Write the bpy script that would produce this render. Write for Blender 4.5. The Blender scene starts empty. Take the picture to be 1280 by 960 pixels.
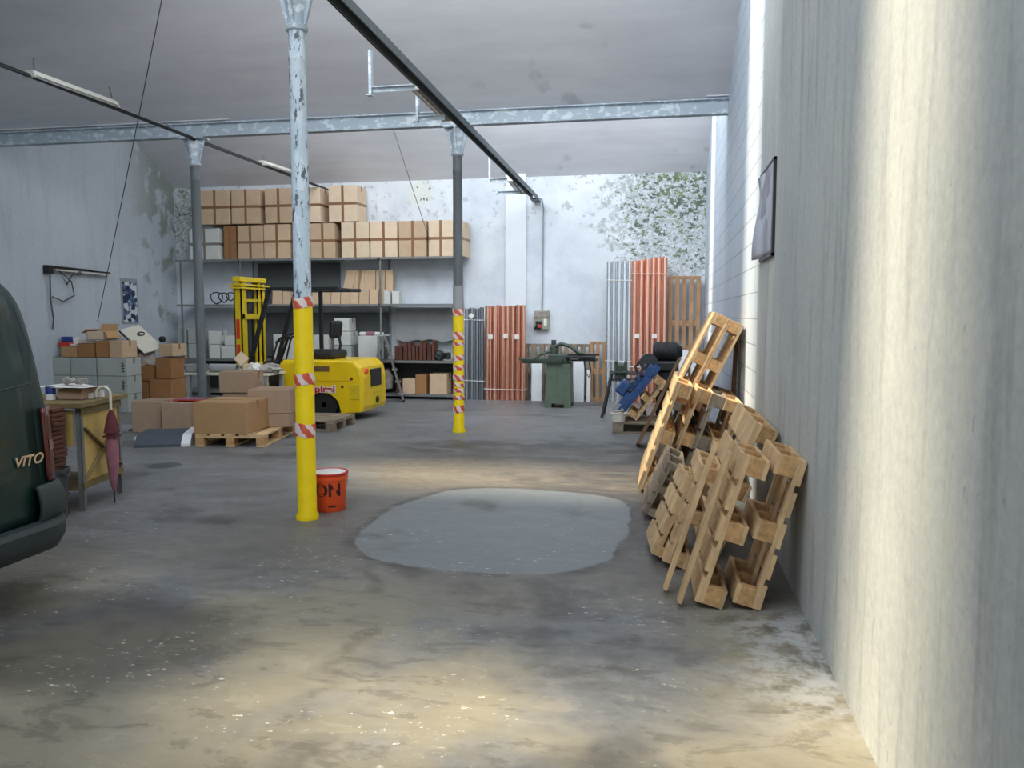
import bpy, bmesh, math, random
from mathutils import Vector, Matrix, Euler
random.seed(7)
S = bpy.context.scene
COL = S.collection
PI = math.pi

# ------------------------------------------------------------------ camera, light, exposure
F_PX, CAM_H = 1000.0, 1.5
PITCH = math.atan(86 / F_PX)
YAW = math.atan(185 * math.cos(PITCH) / F_PX)
FW = Vector((-math.sin(YAW) * math.cos(PITCH), math.cos(YAW) * math.cos(PITCH), -math.sin(PITCH)))
RT = Vector((math.cos(YAW), math.sin(YAW), 0))
UP = RT.cross(FW)
CAM = Vector((0, 0, CAM_H))
cam_data = bpy.data.cameras.new('camera')
cam = bpy.data.objects.new('camera', cam_data)
COL.objects.link(cam)
cam_data.sensor_fit = 'HORIZONTAL'
cam_data.sensor_width = 36
cam_data.lens = F_PX / 1280 * 36
cam_data.clip_start = 0.02
cam.matrix_world = Matrix(((RT.x, UP.x, -FW.x, CAM.x), (RT.y, UP.y, -FW.y, CAM.y), (RT.z, UP.z, -FW.z, CAM.z), (0, 0, 0, 1)))
S.camera = cam
S.view_settings.view_transform = 'Standard'
S.view_settings.look = 'None'
S.view_settings.gamma = 1
S.view_settings.use_curve_mapping = False
S.view_settings.exposure = 0.06

SUN_TILT = math.radians(32)
SUN_POWER = 7.5
GLAZE = [  # daylight in the saw-tooth windows: (y, x0, x1, z0, z1, watts)
    (0.97, -4.5, 0.5, 4.3, 6.3, 120),
    (5.45, -4.5, 0.5, 4.3, 6.3, 100),
    (9.93, -5.6, 0.5, 4.3, 6.1, 195),
]
world = bpy.data.worlds.new('world')
S.world = world
world.use_nodes = True
wn = world.node_tree
wn.nodes['Background'].inputs[0].default_value = (0.72, 0.84, 1.0, 1)
wn.nodes['Background'].inputs[1].default_value = 2.3
sun_d = bpy.data.lights.new('sun', 'SUN')
sun_d.energy = SUN_POWER
sun_d.angle = math.radians(9)
sun_d.color = (1.0, 0.88, 0.66)
sun = bpy.data.objects.new('sun', sun_d)
COL.objects.link(sun)
sun.rotation_euler = (0, -SUN_TILT, 0)
sun.location = (-6, 3, 12)
for gy, gx0, gx1, gz0, gz1, w in GLAZE:
    ld = bpy.data.lights.new('skylight_window_light', 'AREA')
    ld.shape = 'RECTANGLE'
    ld.size = gx1 - gx0
    ld.size_y = gz1 - gz0
    ld.energy = w
    ld.color = (0.90, 0.95, 1.0)
    lo = bpy.data.objects.new('skylight_window_light', ld)
    COL.objects.link(lo)
    lo.location = ((gx0 + gx1) / 2, gy + 0.06, (gz0 + gz1) / 2)
    lo.rotation_euler = (math.radians(68), 0, 0)     # shines away from the camera and down, as the sloped glass does

# ------------------------------------------------------------------ helpers
def ray(px, py):
    return FW + RT * ((px - 640) / F_PX) + UP * ((480 - py) / F_PX)
def at(px, py, X=None, Y=None, Z=None):
    d = ray(px, py)
    if Y is not None: t = Y / d.y
    elif Z is not None: t = (Z - CAM_H) / d.z
    else: t = X / d.x
    return CAM + d * t
def lin(c):
    r = []
    for v in c:
        v /= 255.0
        r.append(v / 12.92 if v <= 0.04045 else ((v + 0.055) / 1.055) ** 2.4)
    return (r[0], r[1], r[2], 1)

class MB:
    def __init__(self): self.bm = bmesh.new()
    def box(self, c, s, r=None, bev=0.0):
        m = Matrix.Translation(Vector(c)) @ (r.to_4x4() if r is not None else Matrix()) @ Matrix.Diagonal((s[0], s[1], s[2], 1))
        g = bmesh.ops.create_cube(self.bm, size=1, matrix=m)
        if bev > 0:
            es = list({e for v in g['verts'] for e in v.link_edges})
            bmesh.ops.bevel(self.bm, geom=es, offset=bev, segments=2, affect='EDGES', profile=0.5)
        return self
    def bx(self, x0, x1, y0, y1, z0, z1, bev=0.0):
        return self.box(((x0 + x1) / 2, (y0 + y1) / 2, (z0 + z1) / 2), (abs(x1 - x0), abs(y1 - y0), abs(z1 - z0)), None, bev)
    def bar(self, a, b, w, h, up=(0, 0, 1), bev=0.0):
        a, b = Vector(a), Vector(b); d = (b - a); L = d.length; d.normalize()
        u = Vector(up)
        if abs(d.dot(u)) > 0.98: u = Vector((0, 1, 0))
        s = d.cross(u).normalized(); u = s.cross(d)
        r = Matrix((s, d, u)).transposed()
        return self.box((a + b) / 2, (w, L, h), r, bev)
    def cyl(self, a, b, r0, r1=None, n=20, cap=True):
        a, b = Vector(a), Vector(b); r1 = r0 if r1 is None else r1
        d = (b - a); L = d.length
        q = Vector((0, 0, 1)).rotation_difference(d).to_matrix().to_4x4()
        bmesh.ops.create_cone(self.bm, cap_ends=cap, cap_tris=False, segments=n, radius1=r0, radius2=r1, depth=L,
                              matrix=Matrix.Translation((a + b) / 2) @ q)
        return self
    def lathe(self, prof, n=24, c=(0, 0, 0), axis='Z', cap=True):
        rings = []
        for (r, h) in prof:
            ring = []
            for k in range(n):
                t = 2 * PI * k / n
                p = (r * math.cos(t), r * math.sin(t), h)
                if axis == 'Y': p = (p[0], p[2], p[1])
                if axis == 'X': p = (p[2], p[0], p[1])
                ring.append(self.bm.verts.new(Vector(p) + Vector(c)))
            rings.append(ring)
        for i in range(len(rings) - 1):
            for k in range(n):
                self.bm.faces.new((rings[i][k], rings[i][(k + 1) % n], rings[i + 1][(k + 1) % n], rings[i + 1][k]))
        if cap:
            self.bm.faces.new(rings[0][::-1]); self.bm.faces.new(rings[-1])
        return self
    def tube(self, pts, r, n=10, closed=False):
        pts = [Vector(p) for p in pts]; rings = []
        N = len(pts)
        prev = None
        for i, p in enumerate(pts):
            a = pts[i - 1] if i > 0 else (pts[-1] if closed else p)
            b = pts[i + 1] if i < N - 1 else (pts[0] if closed else p)
            d = (b - a).normalized()
            if prev is None:
                u = Vector((0, 0, 1)) if abs(d.z) < 0.9 else Vector((1, 0, 0))
            else: u = prev
            s = d.cross(u).normalized(); u = s.cross(d).normalized(); prev = u
            rr = r[i] if isinstance(r, (list, tuple)) else r
            rings.append([self.bm.verts.new(p + (s * math.cos(2 * PI * k / n) + u * math.sin(2 * PI * k / n)) * rr) for k in range(n)])
        M_ = N if closed else N - 1
        for i in range(M_):
            A, B = rings[i], rings[(i + 1) % N]
            for k in range(n):
                self.bm.faces.new((A[k], A[(k + 1) % n], B[(k + 1) % n], B[k]))
        if not closed:
            self.bm.faces.new(rings[0][::-1]); self.bm.faces.new(rings[-1])
        return self
    def prism(self, poly, a, b, plane='XZ'):
        """polygon in a plane, extruded between a and b on the third axis"""
        def P(u, v, w):
            return {'XZ': (u, w, v), 'YZ': (w, u, v), 'XY': (u, v, w)}[plane]
        A = [self.bm.verts.new(P(u, v, a)) for u, v in poly]
        B = [self.bm.verts.new(P(u, v, b)) for u, v in poly]
        n = len(poly)
        self.bm.faces.new(A); self.bm.faces.new(B[::-1])
        for i in range(n):
            self.bm.faces.new((A[i], B[i], B[(i + 1) % n], A[(i + 1) % n]))
        return self
    def quad(self, *ps):
        self.bm.faces.new([self.bm.verts.new(Vector(p)) for p in ps]); return self
    def grid(self, fn, nu, nv):
        V = [[self.bm.verts.new(Vector(fn(i / nu, j / nv))) for j in range(nv + 1)] for i in range(nu + 1)]
        for i in range(nu):
            for j in range(nv):
                self.bm.faces.new((V[i][j], V[i + 1][j], V[i + 1][j + 1], V[i][j + 1]))
        return self
    def blob(self, c, s, seed=0, amp=0.18, sub=3):
        g = bmesh.ops.create_icosphere(self.bm, subdivisions=sub, radius=1)
        rnd = random.Random(seed)
        ph = [rnd.uniform(0, 6.28) for _ in range(9)]
        for v in g['verts']:
            p = v.co
            k = 1 + amp * (math.sin(3 * p.x + ph[0]) * math.sin(4 * p.y + ph[1]) + 0.6 * math.sin(7 * p.z + ph[2]) * math.sin(6 * p.x + ph[3]) + 0.4 * math.sin(11 * p.y + ph[4]))
            v.co = Vector((p.x * s[0] * k + c[0], p.y * s[1] * k + c[1], max(p.z, -0.8) * s[2] * k + c[2]))
        return self
    def xform(self, m):
        bmesh.ops.transform(self.bm, matrix=m, verts=self.bm.verts[:]); return self
    def build(self, name, mat, parent=None, smooth=False, loc=None, rot=None):
        bmesh.ops.recalc_face_normals(self.bm, faces=self.bm.faces[:])
        me = bpy.data.meshes.new(name)
        self.bm.to_mesh(me); self.bm.free()
        me.materials.append(mat)
        if smooth:
            for p in me.polygons: p.use_smooth = True
            try: me.set_sharp_from_angle(angle=math.radians(38))
            except Exception: pass
        o = bpy.data.objects.new(name, me)
        COL.objects.link(o)
        if parent is not None: o.parent = parent
        if loc is not None: o.location = loc
        if rot is not None: o.rotation_euler = rot
        return o

def tag(o, label, cat, group=None):
    o['label'] = label; o['category'] = cat
    if group: o['group'] = group
    return o
def thing(name, label, cat, loc=(0, 0, 0), rot=(0, 0, 0), group=None):
    o = bpy.data.objects.new(name, None)
    COL.objects.link(o)
    o.empty_display_size = 0.1
    o.location = loc; o.rotation_euler = rot
    return tag(o, label, cat, group)
def struct(o):
    o['kind'] = 'structure'; return o
def copy_tree(o, parent=None):
    c = o.copy(); COL.objects.link(c)
    if parent is not None: c.parent = parent
    for ch in list(o.children): copy_tree(ch, c)
    return c

# ------------------------------------------------------------------ materials
def nt(name):
    m = bpy.data.materials.new(name); m.use_nodes = True
    t = m.node_tree
    return m, t, t.nodes, t.links, t.nodes['Principled BSDF']
def node(t, kind, **kw):
    n = t.nodes.new(kind)
    for k, v in kw.items(): setattr(n, k, v)
    return n
def ramp(t, fac, stops, interp='LINEAR'):
    r = t.nodes.new('ShaderNodeValToRGB'); r.color_ramp.interpolation = interp
    e = r.color_ramp.elements
    while len(e) < len(stops): e.new(0.5)
    for i, (p, c) in enumerate(stops):
        e[i].position = p; e[i].color = c if len(c) == 4 else (*c, 1)
    t.links.new(fac, r.inputs[0]); return r.outputs[0]
def noise(t, vec, scale, detail=4, rough=0.55, dist=0.0):
    n = t.nodes.new('ShaderNodeTexNoise')
    n.inputs['Scale'].default_value = scale; n.inputs['Detail'].default_value = detail
    n.inputs['Roughness'].default_value = rough; n.inputs['Distortion'].default_value = dist
    if vec is not None: t.links.new(vec, n.inputs['Vector'])
    return n.outputs['Fac']
def mapping(t, vec, scale=(1, 1, 1), loc=(0, 0, 0)):
    n = t.nodes.new('ShaderNodeMapping')
    n.inputs['Scale'].default_value = scale; n.inputs['Location'].default_value = loc
    t.links.new(vec, n.inputs['Vector']); return n.outputs[0]
def math_(t, op, a, b=None, clamp=False):
    n = t.nodes.new('ShaderNodeMath'); n.operation = op; n.use_clamp = clamp
    for i, v in enumerate((a, b)):
        if v is None: continue
        if isinstance(v, (int, float)): n.inputs[i].default_value = v
        else: t.links.new(v, n.inputs[i])
    return n.outputs[0]
def mix(t, fac, a, b, blend='MIX'):
    n = t.nodes.new('ShaderNodeMix'); n.data_type = 'RGBA'; n.blend_type = blend
    if isinstance(fac, (int, float)): n.inputs[0].default_value = fac
    else: t.links.new(fac, n.inputs[0])
    for i, v in ((6, a), (7, b)):
        if isinstance(v, tuple): n.inputs[i].default_value = v if len(v) == 4 else (*v, 1)
        else: t.links.new(v, n.inputs[i])
    return n.outputs[2]
def smooth(t, v, a, b):
    n = t.nodes.new('ShaderNodeMapRange'); n.interpolation_type = 'SMOOTHSTEP'
    n.inputs['From Min'].default_value = a; n.inputs['From Max'].default_value = b
    t.links.new(v, n.inputs['Value']); return n.outputs[0]
def sep(t, vec):
    n = t.nodes.new('ShaderNodeSeparateXYZ'); t.links.new(vec, n.inputs[0]); return n.outputs
def bump(t, bsdf, h, strength=0.3, dist=0.01):
    n = t.nodes.new('ShaderNodeBump'); n.inputs['Strength'].default_value = strength; n.inputs['Distance'].default_value = dist
    t.links.new(h, n.inputs['Height']); t.links.new(n.outputs[0], bsdf.inputs['Normal'])
def objc(t, rand=True):
    c = t.nodes.new('ShaderNodeTexCoord').outputs['Object']
    if not rand: return c
    oi = t.nodes.new('ShaderNodeObjectInfo')
    v = t.nodes.new('ShaderNodeVectorMath'); v.operation = 'ADD'
    k = math_(t, 'MULTIPLY', oi.outputs['Random'], 37.0)
    t.links.new(c, v.inputs[0]); t.links.new(k, v.inputs[1]); return v.outputs[0]

def M(name, rgb, rough=0.6, metal=0.0, var=0.12, scale=6, stretch=(1, 1, 1), orand=0.0, bmp=0.0, dirt=None, dirt_lo=0.55, dirt_hi=0.75, spec=0.5, coat=0.0):
    m, t, N, L, b = nt(name)
    c = lin(rgb)
    v = mapping(t, objc(t), stretch)
    f = noise(t, v, scale, 5)
    lo = tuple(x * (1 - var) for x in c[:3]); hi = tuple(min(1, x * (1 + var)) for x in c[:3])
    col = ramp(t, f, [(0.3, lo), (0.7, hi)])
    if dirt is not None:
        d = noise(t, mapping(t, objc(t), (1, 1, 1), (5, 3, 1)), scale * 0.8, 6, 0.65)
        col = mix(t, smooth(t, d, dirt_lo, dirt_hi), col, lin(dirt))
    if orand > 0:
        oi = t.nodes.new('ShaderNodeObjectInfo')
        h = t.nodes.new('ShaderNodeHueSaturation')
        mr = t.nodes.new('ShaderNodeMapRange'); L.new(oi.outputs['Random'], mr.inputs[0])
        mr.inputs[3].default_value = 1 - orand; mr.inputs[4].default_value = 1 + orand
        L.new(mr.outputs[0], h.inputs['Value']); L.new(col, h.inputs['Color']); col = h.outputs[0]
    L.new(col, b.inputs['Base Color'])
    b.inputs['Roughness'].default_value = rough; b.inputs['Metallic'].default_value = metal
    b.inputs['Specular IOR Level'].default_value = spec
    b.inputs['Coat Weight'].default_value = coat
    if bmp > 0: bump(t, b, f, bmp, 0.01)
    return m

K = dict(
    carton=M('cardboard', (200, 173, 143), 0.85, var=0.06, scale=9, orand=0.10, spec=0.2),
    carton_pale=M('pale cardboard', (216, 194, 167), 0.85, var=0.05, scale=9, orand=0.06, spec=0.2),
    carton_dark=M('old brown cardboard', (164, 120, 80), 0.85, var=0.08, scale=7, orand=0.12, spec=0.2),
    carton2=M('dull cardboard', (170, 144, 122), 0.85, var=0.06, scale=9, orand=0.05, spec=0.2),
    carton_dark2=M('tan cardboard', (178, 142, 102), 0.85, var=0.06, scale=7, orand=0.05, spec=0.2),
    plank_dark2=M('bench timber', (128, 112, 78), 0.75, var=0.2, scale=8, spec=0.2),
    carton_grey=M('grey cardboard', (168, 172, 168), 0.8, var=0.05, scale=5, orand=0.05, spec=0.2),
    carton_white=M('white cardboard', (206, 206, 200), 0.8, var=0.05, scale=5, orand=0.08, spec=0.2),
    tape=M('brown packing tape', (136, 100, 70), 0.35, var=0.1),
    tape_grey=M('grey strapping', (120, 116, 108), 0.5, var=0.1),
    wood=M('pallet wood', (204, 172, 130), 0.8, var=0.22, scale=5, stretch=(1, 1, 1), orand=0.16, bmp=0.2, spec=0.2, dirt=(120, 92, 66), dirt_lo=0.58, dirt_hi=0.82),
    wood_grey=M('weathered wood', (142, 128, 110), 0.85, var=0.25, scale=6, orand=0.15, bmp=0.2, spec=0.15, dirt=(84, 74, 64), dirt_lo=0.5, dirt_hi=0.8),
    wood_red=M('orange brown slat wood', (172, 136, 104), 0.8, var=0.2, scale=6, orand=0.10, bmp=0.15, spec=0.2),
    chip=M('pressed wood block', (192, 152, 106), 0.9, var=0.25, scale=30, orand=0.12, bmp=0.3, spec=0.15),
    plank=M('crate plywood', (196, 168, 104), 0.7, var=0.12, scale=5, orand=0.05, spec=0.25),
    plank_dark=M('dark timber', (112, 84, 58), 0.75, var=0.25, scale=8, orand=0.1, spec=0.2),
    steel=M('grey steel shelf', (128, 130, 128), 0.5, 0.3, var=0.12, scale=8),
    steel_dark=M('dark steel', (58, 62, 64), 0.5, 0.4, var=0.2, scale=9),
    alu=M('aluminium', (190, 192, 194), 0.35, 0.85, var=0.08, scale=8),
    black=M('black rubber', (24, 24, 25), 0.65, var=0.2, scale=20),
    blackmetal=M('black painted metal', (30, 31, 33), 0.45, var=0.2, scale=12),
    yellow=M('yellow column paint', (236, 204, 8), 0.5, spec=0.25, var=0.05, scale=10, dirt=(160, 140, 40), dirt_lo=0.68, dirt_hi=0.9),
    yellow_truck=M('forklift yellow', (226, 190, 14), 0.38, var=0.06, scale=6, dirt=(150, 130, 40), dirt_lo=0.66, dirt_hi=0.9, coat=0.2),
    yellow_dull=M('dull yellow mast paint', (206, 180, 22), 0.45, var=0.1, scale=10),
    red=M('red plastic', (196, 48, 40), 0.45, var=0.06),
    redpaint=M('red lettering', (178, 24, 40), 0.5, var=0.03),
    white=M('white sheet', (232, 234, 236), 0.5, var=0.03, scale=4),
    cream=M('cream enamel', (216, 212, 196), 0.45, var=0.05, scale=5),
    orange=M('orange bucket plastic', (232, 84, 36), 0.4, var=0.05, scale=10),
    inkdark=M('dark print', (44, 26, 24), 0.6, var=0.05),
    bluecan=M('blue print', (40, 58, 128), 0.5, var=0.1),
    green=M('machine green enamel', (84, 100, 82), 0.45, var=0.12, scale=8, dirt=(60, 66, 56)),
    green_dark=M('dark green machine steel', (62, 74, 64), 0.45, 0.2, var=0.2, scale=12),
    blue=M('blue machine paint', (38, 74, 124), 0.45, var=0.12, scale=9, dirt=(60, 66, 80), dirt_lo=0.6, dirt_hi=0.8),
    darkgrey=M('dark grey sheet', (72, 78, 86), 0.6, var=0.08, scale=6),
    midgrey=M('grey board', (150, 152, 152), 0.7, var=0.08, scale=4),
    plastic_grey=M('grey bin plastic', (64, 68, 70), 0.5, var=0.08),
    van=M('dark green van paint', (12, 46, 42), 0.42, 0.0, var=0.04, scale=3, coat=0.15),
    bumper=M('grey bumper plastic', (52, 60, 62), 0.6, var=0.08, scale=12),
    glass=M('tinted van glass', (10, 14, 15), 0.08, var=0.02),
    lens=M('red lamp lens', (84, 24, 18), 0.2, var=0.05, coat=0.5),
    lens_clear=M('clear lamp lens', (150, 110, 100), 0.2, var=0.05, coat=0.5),
    chrome=M('chrome', (210, 212, 214), 0.18, 1.0, var=0.02),
    maroon=M('maroon cloth', (96, 40, 48), 0.8, var=0.12, scale=14),
    pink=M('dusty pink cloth', (150, 98, 112), 0.8, var=0.12, scale=14),
    galv=M('galvanised pipe', (160, 166, 172), 0.32, 0.85, var=0.05, scale=4, orand=0.1),
    zinc=M('bright zinc pipe', (232, 236, 240), 0.2, 0.85, var=0.03, scale=4, orand=0.06),
    copper=M('copper pipe', (243, 186, 162), 0.24, 0.9, var=0.05, scale=3, stretch=(3, 3, 0.6), orand=0.1),
    lamp=M('fluorescent lamp housing', (196, 194, 182), 0.5, var=0.04),
    tubeglass=M('fluorescent tube', (235, 238, 236), 0.25, var=0.02),
    rail=M('grey rail steel', (96, 102, 106), 0.5, 0.4, var=0.15, scale=6),
    cable=M('black cable', (32, 33, 36), 0.6, var=0.1),
    wire=M('grey wire', (84, 84, 88), 0.5, 0.4, var=0.1),
    boxgrey=M('switch box grey', (150, 150, 132), 0.5, var=0.06),
    conduit=M('grey conduit', (150, 156, 160), 0.5, var=0.06),
    paper=M('white paper', (226, 224, 218), 0.8, var=0.05, scale=8),
    plasticfilm=M('clouded plastic film', (150, 140, 132), 0.25, var=0.3, scale=14, bmp=0.5),
    cloth=M('grey cloth', (160, 156, 148), 0.9, var=0.2, scale=12, bmp=0.4),
    bookred=M('brown red board', (92, 54, 40), 0.7, var=0.2, scale=8, orand=0.25),
    darkpanel=M('dark shelf back panel', (84, 88, 90), 0.7, var=0.08, scale=3),
)

def mat_stripes():
    m, t, N, L, b = nt('red and white hazard tape')
    c = objc(t, False)
    x, y, z = sep(t, c)
    ang = math_(t, 'ARCTAN2', y, x)
    w = math_(t, 'ADD', math_(t, 'MULTIPLY', ang, 4 / (2 * PI)), math_(t, 'MULTIPLY', z, 7))
    w = math_(t, 'ADD', w, math_(t, 'MULTIPLY', noise(t, c, 12, 2), 0.8))
    fr = math_(t, 'FRACT', w)
    col = mix(t, math_(t, 'GREATER_THAN', fr, 0.5), lin((214, 92, 66)), lin((232, 214, 206)))
    L.new(col, b.inputs['Base Color']); b.inputs['Roughness'].default_value = 0.4
    return m
K['stripe'] = mat_stripes()

def mat_flaky(name, base, flake, under, scale, lo, hi, stretch=(1, 1, 1)):
    m, t, N, L, b = nt(name)
    v = mapping(t, objc(t, False), stretch)
    a = noise(t, v, scale, 6, 0.65, 0.3); c2 = noise(t, mapping(t, v, (1, 1, 1), (9, 4, 2)), scale * 1.6, 7, 0.7)
    col = mix(t, smooth(t, a, lo, lo + 0.05), lin(base), lin(flake))
    u = smooth(t, c2, hi, hi + 0.04)
    col = mix(t, u, col, lin(under))
    L.new(col, b.inputs['Base Color']); b.inputs['Roughness'].default_value = 0.6
    bump(t, b, a, 0.25, 0.01)
    return m
K['beam'] = mat_flaky('flaking beam paint', (176, 189, 199), (214, 224, 230), (132, 141, 148), 9, 0.53, 0.66, (1, 1, 1.6))
K['col_flaky'] = mat_flaky('flaking pale column paint', (196, 212, 222), (214, 226, 234), (92, 102, 112), 14, 0.5, 0.555, (1, 1, 0.35))
K['col_dark'] = mat_flaky('dull grey column paint', (100, 106, 108), (112, 118, 120), (78, 83, 86), 9, 0.55, 0.66, (1, 1, 0.4))

def mat_floor():
    m, t, N, L, b = nt('worn concrete floor')
    c = objc(t, False)
    x, y, z = sep(t, c)
    wob = noise(t, c, 1.3, 4); wob2 = noise(t, mapping(t, c, (1, 1, 1), (7, 7, 0)), 1.1, 4)
    xw = math_(t, 'ADD', x, math_(t, 'MULTIPLY', math_(t, 'SUBTRACT', wob, 0.5), 0.9))
    yw = math_(t, 'ADD', y, math_(t, 'MULTIPLY', math_(t, 'SUBTRACT', wob2, 0.5), 0.9))
    big = noise(t, mapping(t, c, (1.0, 1.6, 1)), 0.55, 5, 0.6, 0.5)
    fine = noise(t, mapping(t, c, (1, 1.8, 1)), 9, 6, 0.7)
    mid = noise(t, mapping(t, c, (0.9, 1.9, 1), (3, 8, 0)), 2.2, 6, 0.65)
    col = ramp(t, big, [(0.3, lin((84, 84, 84))), (0.5, lin((112, 113, 114))), (0.7, lin((136, 138, 140)))])
    col = mix(t, 0.55, col, ramp(t, mid, [(0.3, lin((76, 76, 78))), (0.7, lin((140, 141, 142)))]))
    col = mix(t, 0.35, col, ramp(t, fine, [(0.3, lin((78, 77, 76))), (0.75, lin((150, 150, 148)))]))
    # brown worn floor near the door, its tone raised to paint in sunlight
    br = math_(t, 'MULTIPLY', smooth(t, yw, 5.2, 3.4), smooth(t, noise(t, mapping(t, c, (1, 1, 1), (2, 5, 0)), 0.9, 4), 0.36, 0.56))
    col = mix(t, math_(t, 'MULTIPLY', br, 0.58), col, lin((160, 149, 120)))
    d1 = math_(t, 'POWER', math_(t, 'DIVIDE', math_(t, 'ADD', xw, 1.25), 1.7), 2)
    d2 = math_(t, 'POWER', math_(t, 'DIVIDE', math_(t, 'SUBTRACT', yw, 7.35), 1.0), 2)
    band = smooth(t, math_(t, 'ADD', d1, d2), 1.2, 0.55)  # warm sunlit strip across mid-room, painted into the concrete colour
    col = mix(t, math_(t, 'MULTIPLY', band, 0.75), col, ramp(t, fine, [(0.3, lin((92, 82, 68))), (0.7, lin((150, 140, 122)))]))
    # dark damp stain behind it
    e1 = math_(t, 'POWER', math_(t, 'DIVIDE', math_(t, 'ADD', xw, 1.2), 1.75), 2)
    e2 = math_(t, 'POWER', math_(t, 'DIVIDE', math_(t, 'SUBTRACT', yw, 8.75), 0.75), 2)
    damp = math_(t, 'MULTIPLY', smooth(t, math_(t, 'ADD', e1, e2), 1.25, 0.5), smooth(t, mid, 0.62, 0.42))
    col = mix(t, math_(t, 'MULTIPLY', damp, 0.85), col, lin((48, 46, 44)))
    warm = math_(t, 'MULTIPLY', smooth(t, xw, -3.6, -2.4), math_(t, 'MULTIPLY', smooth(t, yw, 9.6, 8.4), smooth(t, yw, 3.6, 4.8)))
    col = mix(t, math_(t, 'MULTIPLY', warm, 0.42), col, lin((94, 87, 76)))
    # repair patch of paler smooth concrete: a superellipse around (-1.0, 5.55)
    px = math_(t, 'DIVIDE', math_(t, 'ADD', math_(t, 'ADD', x, math_(t, 'MULTIPLY', math_(t, 'SUBTRACT', wob, 0.5), 0.3)), 1.10), 0.92)
    py = math_(t, 'DIVIDE', math_(t, 'SUBTRACT', math_(t, 'ADD', y, math_(t, 'MULTIPLY', math_(t, 'SUBTRACT', wob2, 0.5), 0.22)), 5.60), 1.12)
    sd = math_(t, 'ADD', math_(t, 'POWER', math_(t, 'ABSOLUTE', px), 2.8), math_(t, 'POWER', math_(t, 'ABSOLUTE', py), 3.2))
    inside = smooth(t, sd, 1.03, 0.95)
    patch = ramp(t, mid, [(0.25, lin((108, 112, 113))), (0.75, lin((126, 130, 131)))])
    patch = mix(t, 0.25, patch, ramp(t, fine, [(0.3, lin((100, 106, 108))), (0.7, lin((150, 156, 158)))]))
    rim = math_(t, 'MULTIPLY', smooth(t, sd, 0.94, 1.0), smooth(t, sd, 1.32, 1.04))
    col = mix(t, math_(t, 'MULTIPLY', math_(t, 'MULTIPLY', rim, smooth(t, mid, 0.35, 0.6)), 0.7), col, lin((60, 58, 56)))
    col = mix(t, inside, col, patch)
    # big L-shaped greyer repair at left, edged by a darker joint
    j1 = math_(t, 'SUBTRACT', math_(t, 'ADD', xw, math_(t, 'MULTIPLY', yw, 0.28)), -0.45)
    seam = math_(t, 'MULTIPLY', smooth(t, math_(t, 'ABSOLUTE', j1), 0.09, 0.0), smooth(t, y, 5.2, 4.2))
    col = mix(t, math_(t, 'MULTIPLY', math_(t, 'MULTIPLY', seam, smooth(t, mid, 0.42, 0.6)), 0.45), col, lin((62, 60, 54)))
    # trodden dark dirt between the repair patch, the pallets and the damp stain
    h1 = math_(t, 'POWER', math_(t, 'DIVIDE', math_(t, 'ADD', xw, 0.35), 0.75), 2)
    h2 = math_(t, 'POWER', math_(t, 'DIVIDE', math_(t, 'SUBTRACT', yw, 6.4), 1.9), 2)
    trod = math_(t, 'MULTIPLY', math_(t, 'MULTIPLY', smooth(t, math_(t, 'ADD', h1, h2), 1.3, 0.4), math_(t, 'SUBTRACT', 1.0, inside)), smooth(t, mid, 0.66, 0.40))
    col = mix(t, math_(t, 'MULTIPLY', trod, 0.7), col, lin((58, 55, 52)))
    # ragged dark and pale scabs on the worn concrete near the gate
    scab = noise(t, mapping(t, c, (1.0, 2.0, 1), (11, 2, 0)), 3.1, 7, 0.72, 0.6)
    nearm = smooth(t, y, 5.0, 3.9)
    col = mix(t, math_(t, 'MULTIPLY', math_(t, 'MULTIPLY', smooth(t, scab, 0.53, 0.60), nearm), 0.38), col, lin((74, 70, 62)))
    col = mix(t, math_(t, 'MULTIPLY', math_(t, 'MULTIPLY', smooth(t, scab, 0.43, 0.36), nearm), 0.28), col, lin((168, 160, 140)))
    # dark oil patches
    oil = noise(t, mapping(t, c, (1.0, 1.0, 1), (4.4, 1.3, 0)), 0.85, 5, 0.6)
    col = mix(t, math_(t, 'MULTIPLY', smooth(t, oil, 0.55, 0.68), 0.6), col, lin((56, 54, 50)))
    # van's shadow, with some old staining, painted dark into the floor
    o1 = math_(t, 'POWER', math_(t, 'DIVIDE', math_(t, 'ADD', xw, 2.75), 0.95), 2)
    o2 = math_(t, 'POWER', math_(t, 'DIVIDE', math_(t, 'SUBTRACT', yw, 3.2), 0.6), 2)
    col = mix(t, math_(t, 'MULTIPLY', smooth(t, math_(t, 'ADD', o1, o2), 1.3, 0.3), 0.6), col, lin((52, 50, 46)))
    # drain cover mark
    g1 = math_(t, 'POWER', math_(t, 'DIVIDE', math_(t, 'ADD', x, 4.86), 0.17), 2)
    g2 = math_(t, 'POWER', math_(t, 'DIVIDE', math_(t, 'SUBTRACT', y, 7.15), 0.17), 2)
    col = mix(t, math_(t, 'MULTIPLY', smooth(t, math_(t, 'ADD', g1, g2), 1.15, 0.8), 0.7), col, lin((50, 52, 54)))
    # white paint and plaster flecks
    fl = noise(t, mapping(t, c, (1, 2.1, 1)), 16, 5, 0.75)
    zone = noise(t, mapping(t, c, (1, 1.3, 1), (1, 4, 0)), 1.25, 3)
    fleck = math_(t, 'MULTIPLY', smooth(t, fl, 0.61, 0.645), smooth(t, zone, 0.49, 0.58))
    near = smooth(t, y, 6.5, 4.4)
    col = mix(t, math_(t, 'MULTIPLY', math_(t, 'MULTIPLY', fleck, near), 0.85), col, lin((226, 224, 214)))
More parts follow.
